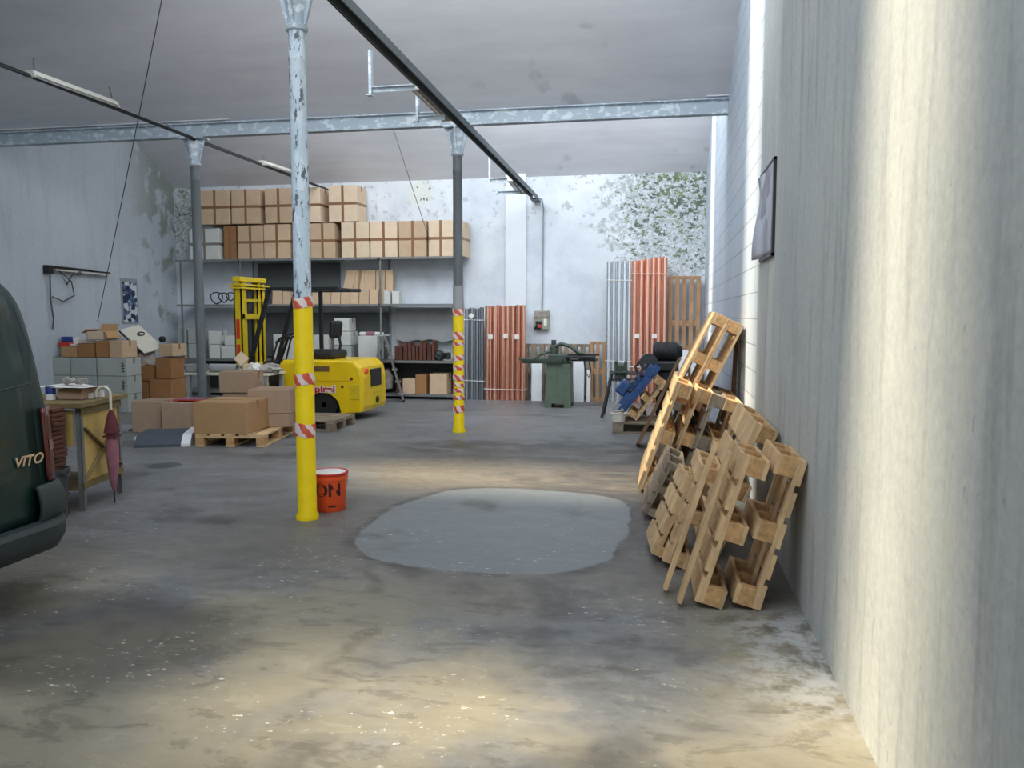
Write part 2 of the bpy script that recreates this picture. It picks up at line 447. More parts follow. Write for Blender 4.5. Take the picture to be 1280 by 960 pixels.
    # plaster dust along the foot of the right wall
    dust = math_(t, 'MULTIPLY', smooth(t, x, 0.1, 0.7), math_(t, 'MULTIPLY', smooth(t, y, 2.7, 3.4), smooth(t, y, 4.3, 3.9)))
    col = mix(t, math_(t, 'MULTIPLY', math_(t, 'MULTIPLY', dust, smooth(t, noise(t, c, 7, 6, 0.7), 0.4, 0.6)), 0.7), col, lin((206, 208, 208)))
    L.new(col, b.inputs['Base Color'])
    L.new(ramp(t, mid, [(0.3, (0.38,) * 3), (0.7, (0.66,) * 3)]), b.inputs['Roughness'])
    bump(t, b, fine, 0.18, 0.01)
    return m
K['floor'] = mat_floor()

def mat_backwall():
    m, t, N, L, b = nt('peeling whitewashed wall')
    c = objc(t, False)
    x, y, z = sep(t, c)
    n1 = noise(t, c, 1.3, 6, 0.65, 0.4); n2 = noise(t, mapping(t, c, (1, 1, 1), (3, 3, 3)), 6, 6, 0.7); n3 = noise(t, mapping(t, c, (0.8, 1, 1.15), (8, 1, 2)), 15, 6, 0.68, 0.3)
    col = ramp(t, n1, [(0.3, lin((196, 204, 212))), (0.5, lin((214, 220, 226))), (0.7, lin((226, 231, 235)))])
    patchy = smooth(t, n2, 0.56, 0.64)
    col = mix(t, math_(t, 'MULTIPLY', patchy, smooth(t, z, 2.6, 3.6)), col, lin((176, 182, 186)))
    # mould and bare patches towards the upper right, and in the far left corner
    dx = math_(t, 'DIVIDE', math_(t, 'SUBTRACT', x, 0.55), 1.75); dz = math_(t, 'DIVIDE', math_(t, 'SUBTRACT', z, 3.2), 1.25)
    mr = smooth(t, math_(t, 'ADD', math_(t, 'POWER', dx, 2), math_(t, 'POWER', dz, 2)), 1.35, 0.1)
    ex = math_(t, 'DIVIDE', math_(t, 'ADD', x, 9.2), 0.7); ez = math_(t, 'DIVIDE', math_(t, 'SUBTRACT', z, 3.4), 0.9)
    ml = smooth(t, math_(t, 'ADD', math_(t, 'POWER', ex, 2), math_(t, 'POWER', ez, 2)), 1.2, 0.2)
    fx = math_(t, 'DIVIDE', math_(t, 'ADD', x, 4.35), 0.3); fz = math_(t, 'DIVIDE', math_(t, 'SUBTRACT', z, 3.72), 0.28)
    mc = smooth(t, math_(t, 'ADD', math_(t, 'POWER', fx, 2), math_(t, 'POWER', fz, 2)), 1.2, 0.1)
    mould = math_(t, 'MAXIMUM', mr, math_(t, 'MULTIPLY', ml, 0.9))
    thr = math_(t, 'ADD', n3, math_(t, 'MULTIPLY', mould, 0.12))
    grey = math_(t, 'MULTIPLY', smooth(t, math_(t, 'ADD', n2, math_(t, 'MULTIPLY', mould, 0.25)), 0.58, 0.66), smooth(t, mould, 0.02, 0.15))
    col = mix(t, math_(t, 'MULTIPLY', math_(t, 'MULTIPLY', grey, smooth(t, noise(t, c, 22, 4, 0.7), 0.36, 0.58)), 0.75), col, lin((158, 165, 160)))
    gz = math_(t, 'MULTIPLY', smooth(t, math_(t, 'ADD', thr, math_(t, 'MULTIPLY', math_(t, 'MULTIPLY', smooth(t, z, 2.9, 3.6), smooth(t, x, -1.2, 0.3)), 0.06)), 0.655, 0.70), smooth(t, mould, 0.05, 0.25))
    greenery = ramp(t, n2, [(0.36, lin((50, 56, 50))), (0.5, lin((84, 96, 70))), (0.62, lin((118, 138, 72)))])
    col = mix(t, math_(t, 'MULTIPLY', gz, 0.9), col, greenery)
    dot = math_(t, 'MULTIPLY', smooth(t, noise(t, c, 9, 3), 0.58, 0.62), mc)
    col = mix(t, math_(t, 'MULTIPLY', mc, 0.4), col, lin((224, 224, 198)))
    col = mix(t, dot, col, lin((84, 88, 76)))
    L.new(col, b.inputs['Base Color']); b.inputs['Roughness'].default_value = 0.85
    bump(t, b, n2, 0.3, 0.02)
    return m
K['wall_back'] = mat_backwall()

def mat_plaster(name, a, bb, streak, scale=1.0, mould=False):
    m, t, N, L, b = nt(name)
    c = objc(t, False)
    n1 = noise(t, c, 1.1 * scale, 5, 0.6, 0.3)
    st = noise(t, mapping(t, c, (5, 5, 0.55)), 1.6 * scale, 6, 0.65, 0.2)
    fine = noise(t, c, 26, 5, 0.7)
    col = ramp(t, n1, [(0.3, lin(a)), (0.7, lin(bb))])
    col = mix(t, math_(t, 'MULTIPLY', smooth(t, st, 0.48, 0.70), 0.6), col, lin(streak))
    pit = noise(t, mapping(t, c, (1, 1, 0.6)), 24, 5, 0.7)
    col = mix(t, 0.25, col, ramp(t, fine, [(0.3, tuple(v * 0.7 for v in lin(streak)[:3])), (0.7, lin(bb))]))
    col = mix(t, math_(t, 'MULTIPLY', smooth(t, pit, 0.64, 0.69), 0.6), col, lin(streak))
    if mould:
        x, y, z = sep(t, c)
        w = math_(t, 'MULTIPLY', smooth(t, y, 12.6, 14.0), smooth(t, math_(t, 'ADD', noise(t, c, 3, 5), math_(t, 'MULTIPLY', smooth(t, z, 2.6, 4.2), 0.22)), 0.55, 0.66))
        col = mix(t, math_(t, 'MULTIPLY', w, 0.7), col, lin((112, 118, 100)))
    L.new(col, b.inputs['Base Color']); b.inputs['Roughness'].default_value = 0.75
    bump(t, b, fine, 0.12, 0.01)
    return m
K['plaster'] = mat_plaster('grey trowelled plaster', (190, 194, 192), (212, 213, 206), (150, 154, 153))
K['wall_left'] = mat_plaster('left wall whitewash', (176, 186, 194), (194, 202, 208), (164, 172, 178), 0.7, True)
K['pil'] = M('white pilaster paint', (226, 231, 235), 0.8, var=0.03, scale=2)

def mat_block():
    m, t, N, L, b = nt('painted block wall')
    c = objc(t, False)
    x, y, z = sep(t, c)
    cb = t.nodes.new('ShaderNodeCombineXYZ'); L.new(y, cb.inputs[0]); L.new(z, cb.inputs[1])
    br = t.nodes.new('ShaderNodeTexBrick')
    br.inputs['Scale'].default_value = 1; br.inputs['Brick Width'].default_value = 0.5; br.inputs['Row Height'].default_value = 0.21
    br.inputs['Mortar Size'].default_value = 0.006; br.inputs['Mortar Smooth'].default_value = 0.3
    br.inputs['Color1'].default_value = lin((192, 204, 216)); br.inputs['Color2'].default_value = lin((200, 210, 221)); br.inputs['Mortar'].default_value = lin((132, 142, 152))
    L.new(cb.outputs[0], br.inputs['Vector'])
    n1 = noise(t, c, 2, 5)
    col = mix(t, 0.3, br.outputs['Color'], ramp(t, n1, [(0.3, lin((180, 192, 204))), (0.7, lin((214, 222, 230)))]))
    L.new(col, b.inputs['Base Color']); b.inputs['Roughness'].default_value = 0.6
    bump(t, b, math_(t, 'SUBTRACT', 1.0, br.outputs['Fac']), 0.5, 0.01)
    return m
K['block'] = mat_block()

def mat_ceiling():
    m, t, N, L, b = nt('stained ceiling render')
    c = objc(t, False)
    n1 = noise(t, mapping(t, c, (0.5, 1.2, 1)), 0.8, 5, 0.6, 0.5); n2 = noise(t, mapping(t, c, (0.35, 2.4, 2.4)), 2.4, 5, 0.6)
    col = ramp(t, n1, [(0.3, lin((206, 208, 214))), (0.7, lin((230, 231, 236)))])
    col = mix(t, 0.3, col, ramp(t, n2, [(0.3, lin((192, 192, 199))), (0.7, lin((226, 227, 232)))]))
    sp = noise(t, mapping(t, c, (0.9, 0.8, 0.8), (2, 6, 1)), 2.0, 3, 0.5)
    x, y, z = sep(t, c)
    col = mix(t, math_(t, 'MULTIPLY', math_(t, 'MULTIPLY', smooth(t, sp, 0.62, 0.7), smooth(t, x, -3, -1)), 0.35), col, lin((134, 136, 140)))
    L.new(col, b.inputs['Base Color']); b.inputs['Roughness'].default_value = 0.85
    bump(t, b, n2, 0.1, 0.02)
    return m
K['ceiling'] = mat_ceiling()

def mat_poster(name, bg, cols, scale, stretch):
    m, t, N, L, b = nt(name)
    c = objc(t, False)
    v = mapping(t, c, stretch)
    vo = t.nodes.new('ShaderNodeTexVoronoi'); vo.inputs['Scale'].default_value = scale; L.new(v, vo.inputs['Vector'])
    sh = sep(t, vo.outputs['Color'])[0]
    col = ramp(t, math_(t, 'ADD', math_(t, 'MULTIPLY', sh, 0.7), math_(t, 'MULTIPLY', noise(t, v, scale * 1.3, 4), 0.4)),
               [(0.0, lin(bg))] + [((i + 1) / (len(cols) + 1), lin(k)) for i, k in enumerate(cols)], 'CONSTANT' if len(cols) < 4 else 'LINEAR')
    L.new(col, b.inputs['Base Color']); b.inputs['Roughness'].default_value = 0.35
    return m
K['poster_l'] = mat_poster('blue and white printed poster', (24, 32, 50), [(40, 54, 84), (92, 112, 140), (200, 208, 214)], 9, (1, 1, 1.2))
K['poster_r'] = mat_poster('faded violet print', (150, 152, 166), [(128, 124, 142), (162, 164, 178), (186, 188, 198), (110, 104, 122)], 5, (1, 1, 0.8))

# ------------------------------------------------------------------ lettering
def letters(name, text, size, mat, parent, fn, extrude=0.002, bold=0.0, italic=0.0):
    cu = bpy.data.curves.new(name, 'FONT'); cu.body = text; cu.size = size; cu.extrude = extrude
    cu.align_x = 'CENTER'; cu.align_y = 'CENTER'; cu.offset = bold; cu.shear = italic
    tmp = bpy.data.objects.new(name, cu); COL.objects.link(tmp)
    dg = bpy.context.evaluated_depsgraph_get()
    me = bpy.data.meshes.new_from_object(tmp.evaluated_get(dg))
    bpy.data.objects.remove(tmp)
    for v in me.vertices: v.co = Vector(fn(v.co.x, v.co.y, v.co.z))
    me.materials.clear(); me.materials.append(mat)
    o = bpy.data.objects.new(name, me); COL.objects.link(o)
    if parent is not None: o.parent = parent
    return o

# ================================================================== THE SETTING
XL, XR, YB, ZV = -9.3, 0.75, 14.3, 3.95
SLOPE = 0.6
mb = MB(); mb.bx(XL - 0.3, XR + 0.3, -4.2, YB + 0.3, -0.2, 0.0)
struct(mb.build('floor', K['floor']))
mb = MB(); mb.bx(XL - 0.3, XR + 0.3, YB, YB + 0.25, 0, 7.5)
struct(mb.build('wall_back', K['wall_back']))
mb = MB(); mb.bx(XL - 0.25, XL, -4.2, YB, 0, 7.5)
struct(mb.build('wall_left', K['wall_left']))
mb = MB(); mb.bx(XR, XR + 0.25, -4.2, YB, 0, 7.5)
struct(mb.build('wall_right', K['block']))
mb = MB()   # smooth plastered stretch of the right wall, standing slightly proud of the blocks
mb.bx(XR - 0.014, XR + 0.02, -4.2, 6.42, 0, 7.4)
struct(mb.build('wall_right_plaster', K['plaster']))
# front wall behind the camera with its wide gateway open to the yard
mb = MB()
mb.bx(XL, -4.4, -4.2, -3.95, 0, 7.5); mb.bx(0.2, XR, -4.2, -3.95, 0, 7.5); mb.bx(-4.4, 0.2, -4.2, -3.95, 3.6, 7.5)
struct(mb.build('wall_front', K['plaster']))
# saw-tooth ceiling: each bay rises towards the camera to a ridge with upright glazing
valleys = [YB, 9.93, 5.45, 0.97, -4.0]
slots = [(13.05, 12.15, -2.2, 0.7), (7.62, 6.62, -6.6, 0.6), (3.15, 2.35, -5.2, 0.55), None]
mb = MB()
TH = 0.14
for i in range(4):
    y0, y1 = valleys[i], valleys[i + 1]
    z0 = ZV if i == 0 else 4.03
    zf = lambda y: z0 + SLOPE * (y0 - y)
    def slab(ya, yb, xa, xb):
        V = []
        for (xx, yy) in ((xa, ya), (xb, ya), (xb, yb), (xa, yb)):
            V.append((xx, yy, zf(yy)))
        lo = [mb.bm.verts.new(v) for v in V]; hi = [mb.bm.verts.new((v[0], v[1], v[2] + TH)) for v in V]
        mb.bm.faces.new(lo[::-1]); mb.bm.faces.new(hi)
        for k in range(4): mb.bm.faces.new((lo[k], lo[(k + 1) % 4], hi[(k + 1) % 4], hi[k]))
    if slots[i]:
        a, b_, xa, xb = slots[i]
        slab(y0, a, XL - 0.1, XR + 0.1); slab(b_, y1, XL - 0.1, XR + 0.1)
        slab(a, b_, XL - 0.1, xa); slab(a, b_, xb, XR + 0.1)
    else:
        slab(y0, y1, XL - 0.1, XR + 0.1)
struct(mb.build('ceiling', K['ceiling']))
# upright glazed ends of the bays: sill wall, frame with mullions, and closing wall above the ridge
for wi, (gy, gx0, gx1, gz0, gz1, w) in enumerate(GLAZE):
    ridge = 4.03 + SLOPE * 4.48 if gy < 9 else ZV + SLOPE * (YB - 9.93)
    mb = MB()
    for k in range(8):
        xx = gx0 + (gx1 - gx0) * k / 7
        mb.bx(xx - 0.03, xx + 0.03, gy - 0.05, gy - 0.01, 4.2, ridge)
    mb.bx(gx0, gx1, gy - 0.05, gy - 0.01, 4.14, 4.22); mb.bx(gx0, gx1, gy - 0.05, gy - 0.01, ridge - 0.08, ridge)
    wo = struct(mb.build('window_%d' % (wi + 1), K['steel']))
    mb = MB(); mb.bx(XL, gx0, gy - 0.06, gy, 4.05, ridge); mb.bx(gx1, XR, gy - 0.06, gy, 4.05, ridge)
    struct(mb.build('wall_gable_%d' % (wi + 1), K['ceiling']))
# flat pilaster on the back wall
p0, p1 = at(632, 400, Y=YB - 0.08), at(657, 400, Y=YB - 0.08)
mb = MB(); mb.bx(p0.x, p1.x, YB - 0.08, YB + 0.02, 0, 4.05)
struct(mb.build('trim_1', K['pil']))

# ------------------------------------------------------------------ beams and columns
def steel_beam(y, label):
    mb = MB()
    z0, z1 = 3.85, 4.03
    mb.bx(XL, XR, y - 0.008, y + 0.008, z0, z1)
    mb.bx(XL, XR, y - 0.06, y + 0.06, z0, z0 + 0.014); mb.bx(XL, XR, y - 0.06, y + 0.06, z1 - 0.014, z1)
    o = mb.build('steel_beam', K['beam']); tag(o, label, 'beam'); return o
steel_beam(9.93, 'flaking pale grey steel I-beam crossing the whole hall under the roof valley')

def column(x, y, r, label, shaft_mat, yellow_to=None, tapes=(), rust=False):
    root = thing('iron_column', label, 'column', (x, y, 0))
    zc = 3.50
    if yellow_to:
        mb = MB(); mb.lathe([(r * 1.35, 0), (r * 1.35, 0.03), (r * 1.12, 0.05), (r * 1.1, yellow_to - 0.01), (r, yellow_to)], 32)
        mb.build('yellow_sleeve', K['yellow'], root, True)
    b0 = yellow_to or 0
    mb = MB(); mb.lathe([(r, b0), (r * 0.98, 2.4), (r * 0.95, 3.28), (r * 1.02, 3.29), (r * 1.02, 3.30), (r * 0.94, 3.31), (r * 0.93, zc)], 32)
    if not yellow_to: mb.lathe([(r * 1.4, 0), (r * 1.4, 0.04), (r * 1.02, 0.07)], 24)
    mb.build('shaft', shaft_mat, root, True)
    if rust:
        mb = MB(); mb.lathe([(r * 1.09, yellow_to), (r * 1.09, yellow_to + .30), (r * 1.0, yellow_to + .31)], 32, cap=False); mb.build('grey_sleeve', K['midgrey'], root, True)
    mb = MB()
    mb.lathe([(r * 0.95, zc - 0.02), (r * 1.25, zc - 0.01), (r * 1.3, zc + 0.015), (r * 1.0, zc + 0.03), (r * 0.96, 3.84)], 28)
    for k in range(4):
        a = k * PI / 2
        m_ = Matrix.Rotation(a, 4, 'Z')
        q = MB(); q.prism([(r * 0.9, zc + 0.03), (r * 1.15, zc + 0.03), (r * 2.5, 3.83), (r * 0.9, 3.83)], -0.012, 0.012, 'XZ'); q.xform(m_)
        for f in q.bm.faces: mb.bm.faces.new([mb.bm.verts.new(v.co) for v in f.verts])
        q.bm.free()
    mb.lathe([(r * 1.0, zc + 0.05), (r * 2.0, 3.80), (r * 2.0, 3.805)], 4, cap=False)
    mb.bx(-r * 2.7, r * 2.7, -r * 1.6, r * 1.6, 3.825, 3.85)
    mb.build('capital', K['beam'], root)
    for tz, h in tapes:
        mb = MB(); rr = r * 1.1 + 0.003
        n = 24; rings = []
        for j in range(4):
            ring = []
            for k in range(n):
                a = 2 * PI * k / n
                zz = tz + h * (j / 3 - 0.5) + 0.008 * math.sin(a * 2 + tz * 9) * (1 if j in (0, 3) else 0.4)
                q_ = rr + (0.003 if j in (1, 2) else 0) + 0.003 * math.sin(5 * a + tz * 31)
                ring.append(mb.bm.verts.new((q_ * math.cos(a), q_ * math.sin(a), zz)))
            rings.append(ring)
        for j in range(3):
            for k in range(n): mb.bm.faces.new((rings[j][k], rings[j][(k + 1) % n], rings[j + 1][(k + 1) % n], rings[j + 1][k]))
        mb.build('hazard_tape', K['stripe'], root, True)
    return root
def zt(py, y, px): return at(px, py, Y=y).z
C1 = (-2.545, 5.45)
column(C1[0], C1[1], 0.062, 'nearest iron column, white flaking above and yellow below, red bucket behind its foot', K['col_flaky'], 1.58,
       [(zt(378, 5.45, 380) , 0.075), (zt(474, 5.45, 381), 0.085), (zt(537, 5.45, 381), 0.10)])
column(-2.525, 9.93, 0.062, 'middle iron column, grey above and yellow below, wrapped in ragged red and white tape', K['col_dark'], 1.56,
       [(zt(y_, 9.93, 573), h_ * 1.9) for y_, h_ in ((390, .045), (420, .05), (430, .03), (447, .035), (459, .035), (472, .04), (481, .025), (488, .03), (497, .03), (511, .05))], True)
column(-6.13, 9.93, 0.062, 'plain grey iron column on the left, standing behind the cardboard boxes', K['col_dark'])

# ------------------------------------------------------------------ service rails under the roof
root = thing('cable_rail', 'dark grey steel rail running lengthwise just right of the columns', 'rail', (-2.28, 5.0, 3.74))
a, b_ = Vector((0, -3.0, 0.08)), Vector((0.115, 8.95, -0.17))
mb = MB(); w = 0.085
mb.bar(a, b_, w, 0.008); mb.bar(a + Vector((w / 2, 0, -0.035)), b_ + Vector((w / 2, 0, -0.035)), 0.008, 0.075); mb.bar(a + Vector((-w / 2, 0, -0.035)), b_ + Vector((-w / 2, 0, -0.035)), 0.008, 0.075)
mb.build('channel', K['rail'], root)
mb = MB(); mb.tube([a + Vector((-0.14, 0, 0.06)), Vector((-0.14, 1.6, 0.05)), Vector((-0.1, 2.8, 0.0)), Vector((-0.03, 3.7, -0.01))], 0.016, 8)
mb.build('cable', K['cable'], root)
def hanger(px_arm, py_arm, dy, arm, up, dn):
    """flat steel bracket: arm out to the left of the rail and an upright strap at its end"""
    t_ = (at(px_arm, py_arm, X=-2.28)).y - 5.0
    z = -0.02 * t_ + 0.0
    mb = MB(); mb.bx(-arm, 0.02, t_ - 0.015, t_ + 0.015, z - 0.085, z - 0.075); mb.bx(-arm, 0.02, t_ + 0.012, t_ + 0.018, z - 0.125, z - 0.075)
    mb.bx(-arm - 0.012, -arm + 0.012, t_ - 0.03, t_ + 0.03, z - 0.08 - dn, z - 0.08 + up)
    mb.bx(-arm - 0.04, -arm + 0.012, t_ - 0.03, t_ + 0.03, z - 0.08 - dn - 0.008, z - 0.08 - dn)
    mb.build('hanger_bracket', K['beam'], root)
hanger(515, 87, 0, 0.40, 0.33, 0.07)
hanger(553, 147, 0, 0.27, 0.34, 0.05)
hanger(632, 214, 0, 0.24, 0.34, 0.04)
hanger(648, 234, 0, 0.34, 0.05, 0.04)
# end bracket on the wall and the conduit down to the switch box
mb = MB(); mb.bx(0.03, 0.17, 8.9, 9.28, -0.24, -0.215); mb.build('end_bracket', K['rail'], root)

root = thing('cable_rail', 'thin black rail with a cable running over the left column', 'rail', (-6.1, 9.93, 3.82))
mb = MB(); mb.bar((0, -6.5, 0.02), (0, 4.3, 0.0), 0.035, 0.03); mb.build('bar', K['cable'], root)
mb = MB(); mb.tube([(0.02, -6.5, -0.02), (0.02, -4.0, -0.03), (0.02, -2.0, 0.03), (0.02, 0.0, -0.02), (0.02, 4.2, -0.02)], 0.010, 6); mb.build('cable', K['cable'], root)

def lamp_fixture(p_near, p_far, x, zdrop, label, w=0.16):
    a = at(*p_near, X=x); b_ = at(*p_far, X=x)
    L = (b_ - a).length
    root = thing('fluorescent_lamp', label, 'lamp', (x, (a.y + b_.y) / 2, (a.z + b_.z) / 2), (math.atan2(b_.z - a.z, b_.y - a.y), 0, 0))
    mb = MB(); h = L / 2
    mb.prism([(-w * .5, -0.012), (-w * .28, 0.03), (-0.03, 0.045), (0.03, 0.045), (w * .28, 0.03), (w * .5, -0.012), (w * .44, -0.014), (w * .24, 0.018), (-w * .24, 0.018), (-w * .44, -0.014)], -h, h, 'XZ')
    mb.build('reflector', K['lamp'], root)
    for s in (-1, 1):
        mb = MB(); mb.prism([(-w * .5, -0.03), (-w * .3, 0.036), (w * .3, 0.036), (w * .5, -0.03)], s * h - 0.012, s * h + 0.012, 'XZ'); mb.build('end_cap', K['lamp'], root)
        mb = MB(); mb.cyl((s * w * .22, -h + .02, -0.012), (s * w * .22, h - .02, -0.012), 0.013, n=12); mb.build('lamp_tube', K['tubeglass'], root, True)
        mb = MB(); mb.tube([(0, s * h * .9, 0.04), (0.015, s * h * .93, 0.07), (0, s * h * .9, 0.04 + zdrop)], 0.006, 6); mb.build('hook', K['wire'], root)
    return root
lamp_fixture((37, 93), (142, 131), -6.1, 0.14, 'long unlit fluorescent lamp hanging from the left rail in front of the cross beam', 0.15)
lamp_fixture((327, 204), (364, 216), -6.1, 0.12, 'unlit fluorescent lamp on the left rail behind the cross beam', 0.15)
lamp_fixture((521, 108), (561, 148), -2.36, 0.08, 'unlit fluorescent lamp under the right rail beside the middle column', 0.17)
lamp_fixture((640, 224), (652, 240), -2.30, 0.08, 'unlit fluorescent lamp under the right rail close to the back wall', 0.17)

def cord(name, a, b_, r, label):
    d = (b_ - a)
    mb = MB(); mb.tube([Vector((0, 0, 0)), d * 0.5 + Vector((0, 0, -0.015)), d], r, 6)
    o = mb.build(name, K['wire'], None, True, a); tag(o, label, 'wire'); return o
A_ = at(202, 0, Y=8.0); B_ = at(122, 402, Y=10.9)
A2 = A_ + (A_ - B_) * 0.14
cord('hanging_wire', A2, B_, 0.006, 'thin wire slanting from the ceiling down to the boxes by the left wall')
A_ = at(493, 165, Y=13.15); B_ = at(538, 303, Y=13.66)
cord('hanging_wire', A_ + (A_ - B_) * 0.04, B_, 0.006, 'thin wire dropping from the roof to the right end boxes on the top shelf')

# ------------------------------------------------------------------ switch box with its conduit
sb = at(677, 400, Y=YB - 0.06)
root = thing('switch_box', 'grey beige electrical switch box with red knob on the back wall under a conduit', 'switch box', (sb.x, YB, sb.z))
mb = MB(); mb.bx(-.135, .135, -.11, 0, -.17, .17, 0.012); mb.build('housing', K['boxgrey'], root)
mb = MB(); mb.bx(-.12, .12, -.125, -.105, .06, .155, 0.006); mb.bx(-.13, .13, -.13, -.108, .045, .06); mb.build('hood', K['plasticfilm'], root)
mb = MB(); mb.bx(-.1, .02, -.118, -.108, -.08, -.02, .003); mb.build('switch_panel', K['blackmetal'], root)
mb = MB(); mb.bx(.045, .10, -.118, -.108, -.10, .02, .003); mb.build('rating_plate', K['paper'], root)
mb = MB(); mb.cyl((-.015, -.11, -.11), (-.015, -.15, -.11), .032, .027); mb.build('red_knob', K['red'], root)
mb = MB(); mb.cyl((-.085, -.11, -.11), (-.085, -.14, -.11), .026, .022); mb.bx(-.13, .0, -.115, -.105, -.165, -.13); mb.build('black_knob', K['black'], root)
e = at(672, 247, Y=13.98)
d0 = Vector((e.x - sb.x - 0.0, 13.98 - YB, e.z - sb.z))
mb = MB(); mb.tube([d0, d0 + Vector((.06, .1, -0.02)), Vector((0.03, -.06, d0.z - .16)), Vector((0.02, -.03, d0.z - .3)), (0.01, -.03, .5), (0, -.03, .16)], .014, 8)
mb.build('conduit', K['conduit'], root, True)

# ------------------------------------------------------------------ poster, wall bracket, print on the right wall
c_ = at(161, 377, X=XL + 0.01); h0 = at(161, 348, X=XL).z; h1 = at(161, 405, X=XL).z
ya, yb = at(151, 377, X=XL).y, at(172, 377, X=XL).y
root = thing('poster', 'narrow blue and white poster with pale margin on the left wall', 'poster', (XL, (ya + yb) / 2, (h0 + h1) / 2))
mb = MB(); mb.bx(0.001, 0.006, -(yb - ya) / 2, (yb - ya) / 2, (h1 - h0) / 2, (h0 - h1) / 2); mb.build('sheet', K['midgrey'], root)
mb = MB(); mb.bx(0.006, 0.009, -(yb - ya) / 2 + .05, (yb - ya) / 2 - .03, (h1 - h0) / 2 + .03, (h0 - h1) / 2 - .06); mb.build('print', K['poster_l'], root)

a = at(60, 334, X=XL + .05); b_ = at(134, 341, X=XL + .05)
root = thing('wall_bracket', 'black wall bracket arm with a dangling loop of cable high on the left wall', 'bracket', (XL, a.y, a.z))
L_ = b_.y - a.y
mb = MB(); mb.bar((.08, 0, 0.0), (.10, L_, -0.02), .03, .025); mb.bar((.05, L_ * .02, .02), (.09, L_ * .7, .0), .02, .02); mb.bx(0, .10, -.05, .05, -.10, .03)
mb.build('arm', K['blackmetal'], root)
mb = MB(); mb.bar((.08, .1, -.035), (.10, L_, -.055), .05, .02); mb.build('pale_strip', K['lamp'], root)
mb = MB(); mb.tube([(.06, 0.02, -.06), (.05, .02, -.5), (.06, .05, -.8), (.05, .03, -.95)], .012, 6); mb.tube([(.06, .05, -.45), (.08, .25, -.52), (.08, .5, -.42), (.08, .45, -.2), (.08, .2, -.05), (.08, .35, -.25), (.08, .5, -.06)], .011, 6)
mb.tube([(.1, L_ * .45, -.03), (.1, L_ * .45, -.10)], .03, 8)
mb.build('cable_loop', K['wire'], root, True)

# torn print on the right wall: its upper right corner holds, the left edge has come loose
yy0, yy1 = at(972, 260, X=XR).y, at(951, 260, X=XR).y
zt0, zt1 = at(972, 199, X=XR).z, at(972, 318, X=XR).z
root = thing('wall_print', 'framed faded violet print curling off the right wall', 'picture', (XR - 0.015, yy0, (zt0 + zt1) / 2))
Wp, Hp = (yy1 - yy0) * .82, (zt0 - zt1) * .95
def curl(u, v):
    k = max(0, u - .55) / .45
    return (-0.012 - 0.05 * k * k * (0.5 + 0.5 * math.sin(5 * v + 1)), u * Wp * (1 - .04 * k * math.sin(9 * v)), (v - .5) * Hp)
mb = MB(); mb.grid(curl, 12, 16)
o = mb.build('print_sheet', K['poster_r'], root, True)
sm = o.modifiers.new('thickness', 'SOLIDIFY'); sm.thickness = 0.004
mb = MB(); mb.bx(-.018, 0, -.02, .01, -Hp / 2 - .02, Hp / 2 + .02); mb.bx(-.018, 0, -.02, Wp * .97, Hp / 2, Hp / 2 + .02); mb.bx(-.018, 0, -.02, Wp * .9, -Hp / 2 - .02, -Hp / 2)
mb.bx(-.008, -.001, 0, Wp * .9, -Hp / 2, Hp / 2)
mb.build('frame', K['blackmetal'], root)

# ================================================================== CARTONS
def carton(loc, size, rz, mat, label, group=None, tape='top', tmat=None, name='cardboard_box', rot=None, flaps=True):
    """box with two top flaps and tape; loc is the middle of its underside"""
    sx, sy, sz = size
    tmat = tmat or K['tape']
    mb = MB(); mb.bx(-sx / 2, sx / 2, -sy / 2, sy / 2, 0, sz - 0.006, min(0.008, sx * .05))
    o = mb.build(name, mat, None, False, loc, rot or (0, 0, rz))
    tag(o, label, 'box', group)
    if flaps:
        for s in (-1, 1):
            mb = MB()
            mb.bx(-sx / 2 + .003, sx / 2 - .003, s * .003, s * (sy / 2 - .002), sz - 0.007, sz - .001)
            mb.build('flap', mat, o)
    if tape in ('top', 'cross'):
        mb = MB(); w = min(.05, sx * .16)
        mb.bx(-sx / 2 - .001, sx / 2 + .001, -w / 2, w / 2, sz - .004, sz + .0005)
        for s in (-1, 1): mb.bx(s * (sx / 2 - .001), s * (sx / 2 + .0015), -w / 2, w / 2, sz - .09, sz)
        mb.build('tape', tmat, o)
    if tape == 'cross':
        w = .048
        mb = MB(); mb.bx(-w / 2, w / 2, -sy / 2 - .0015, sy / 2 + .0015, -.0002, sz + .001); mb.build('tape', tmat, o)
        mb = MB(); mb.bx(-sx / 2 - .0015, sx / 2 + .0015, -sy / 2 - .002, sy / 2 + .002, sz * .5 - w / 2, sz * .5 + w / 2); mb.build('tape', tmat, o)
    return o

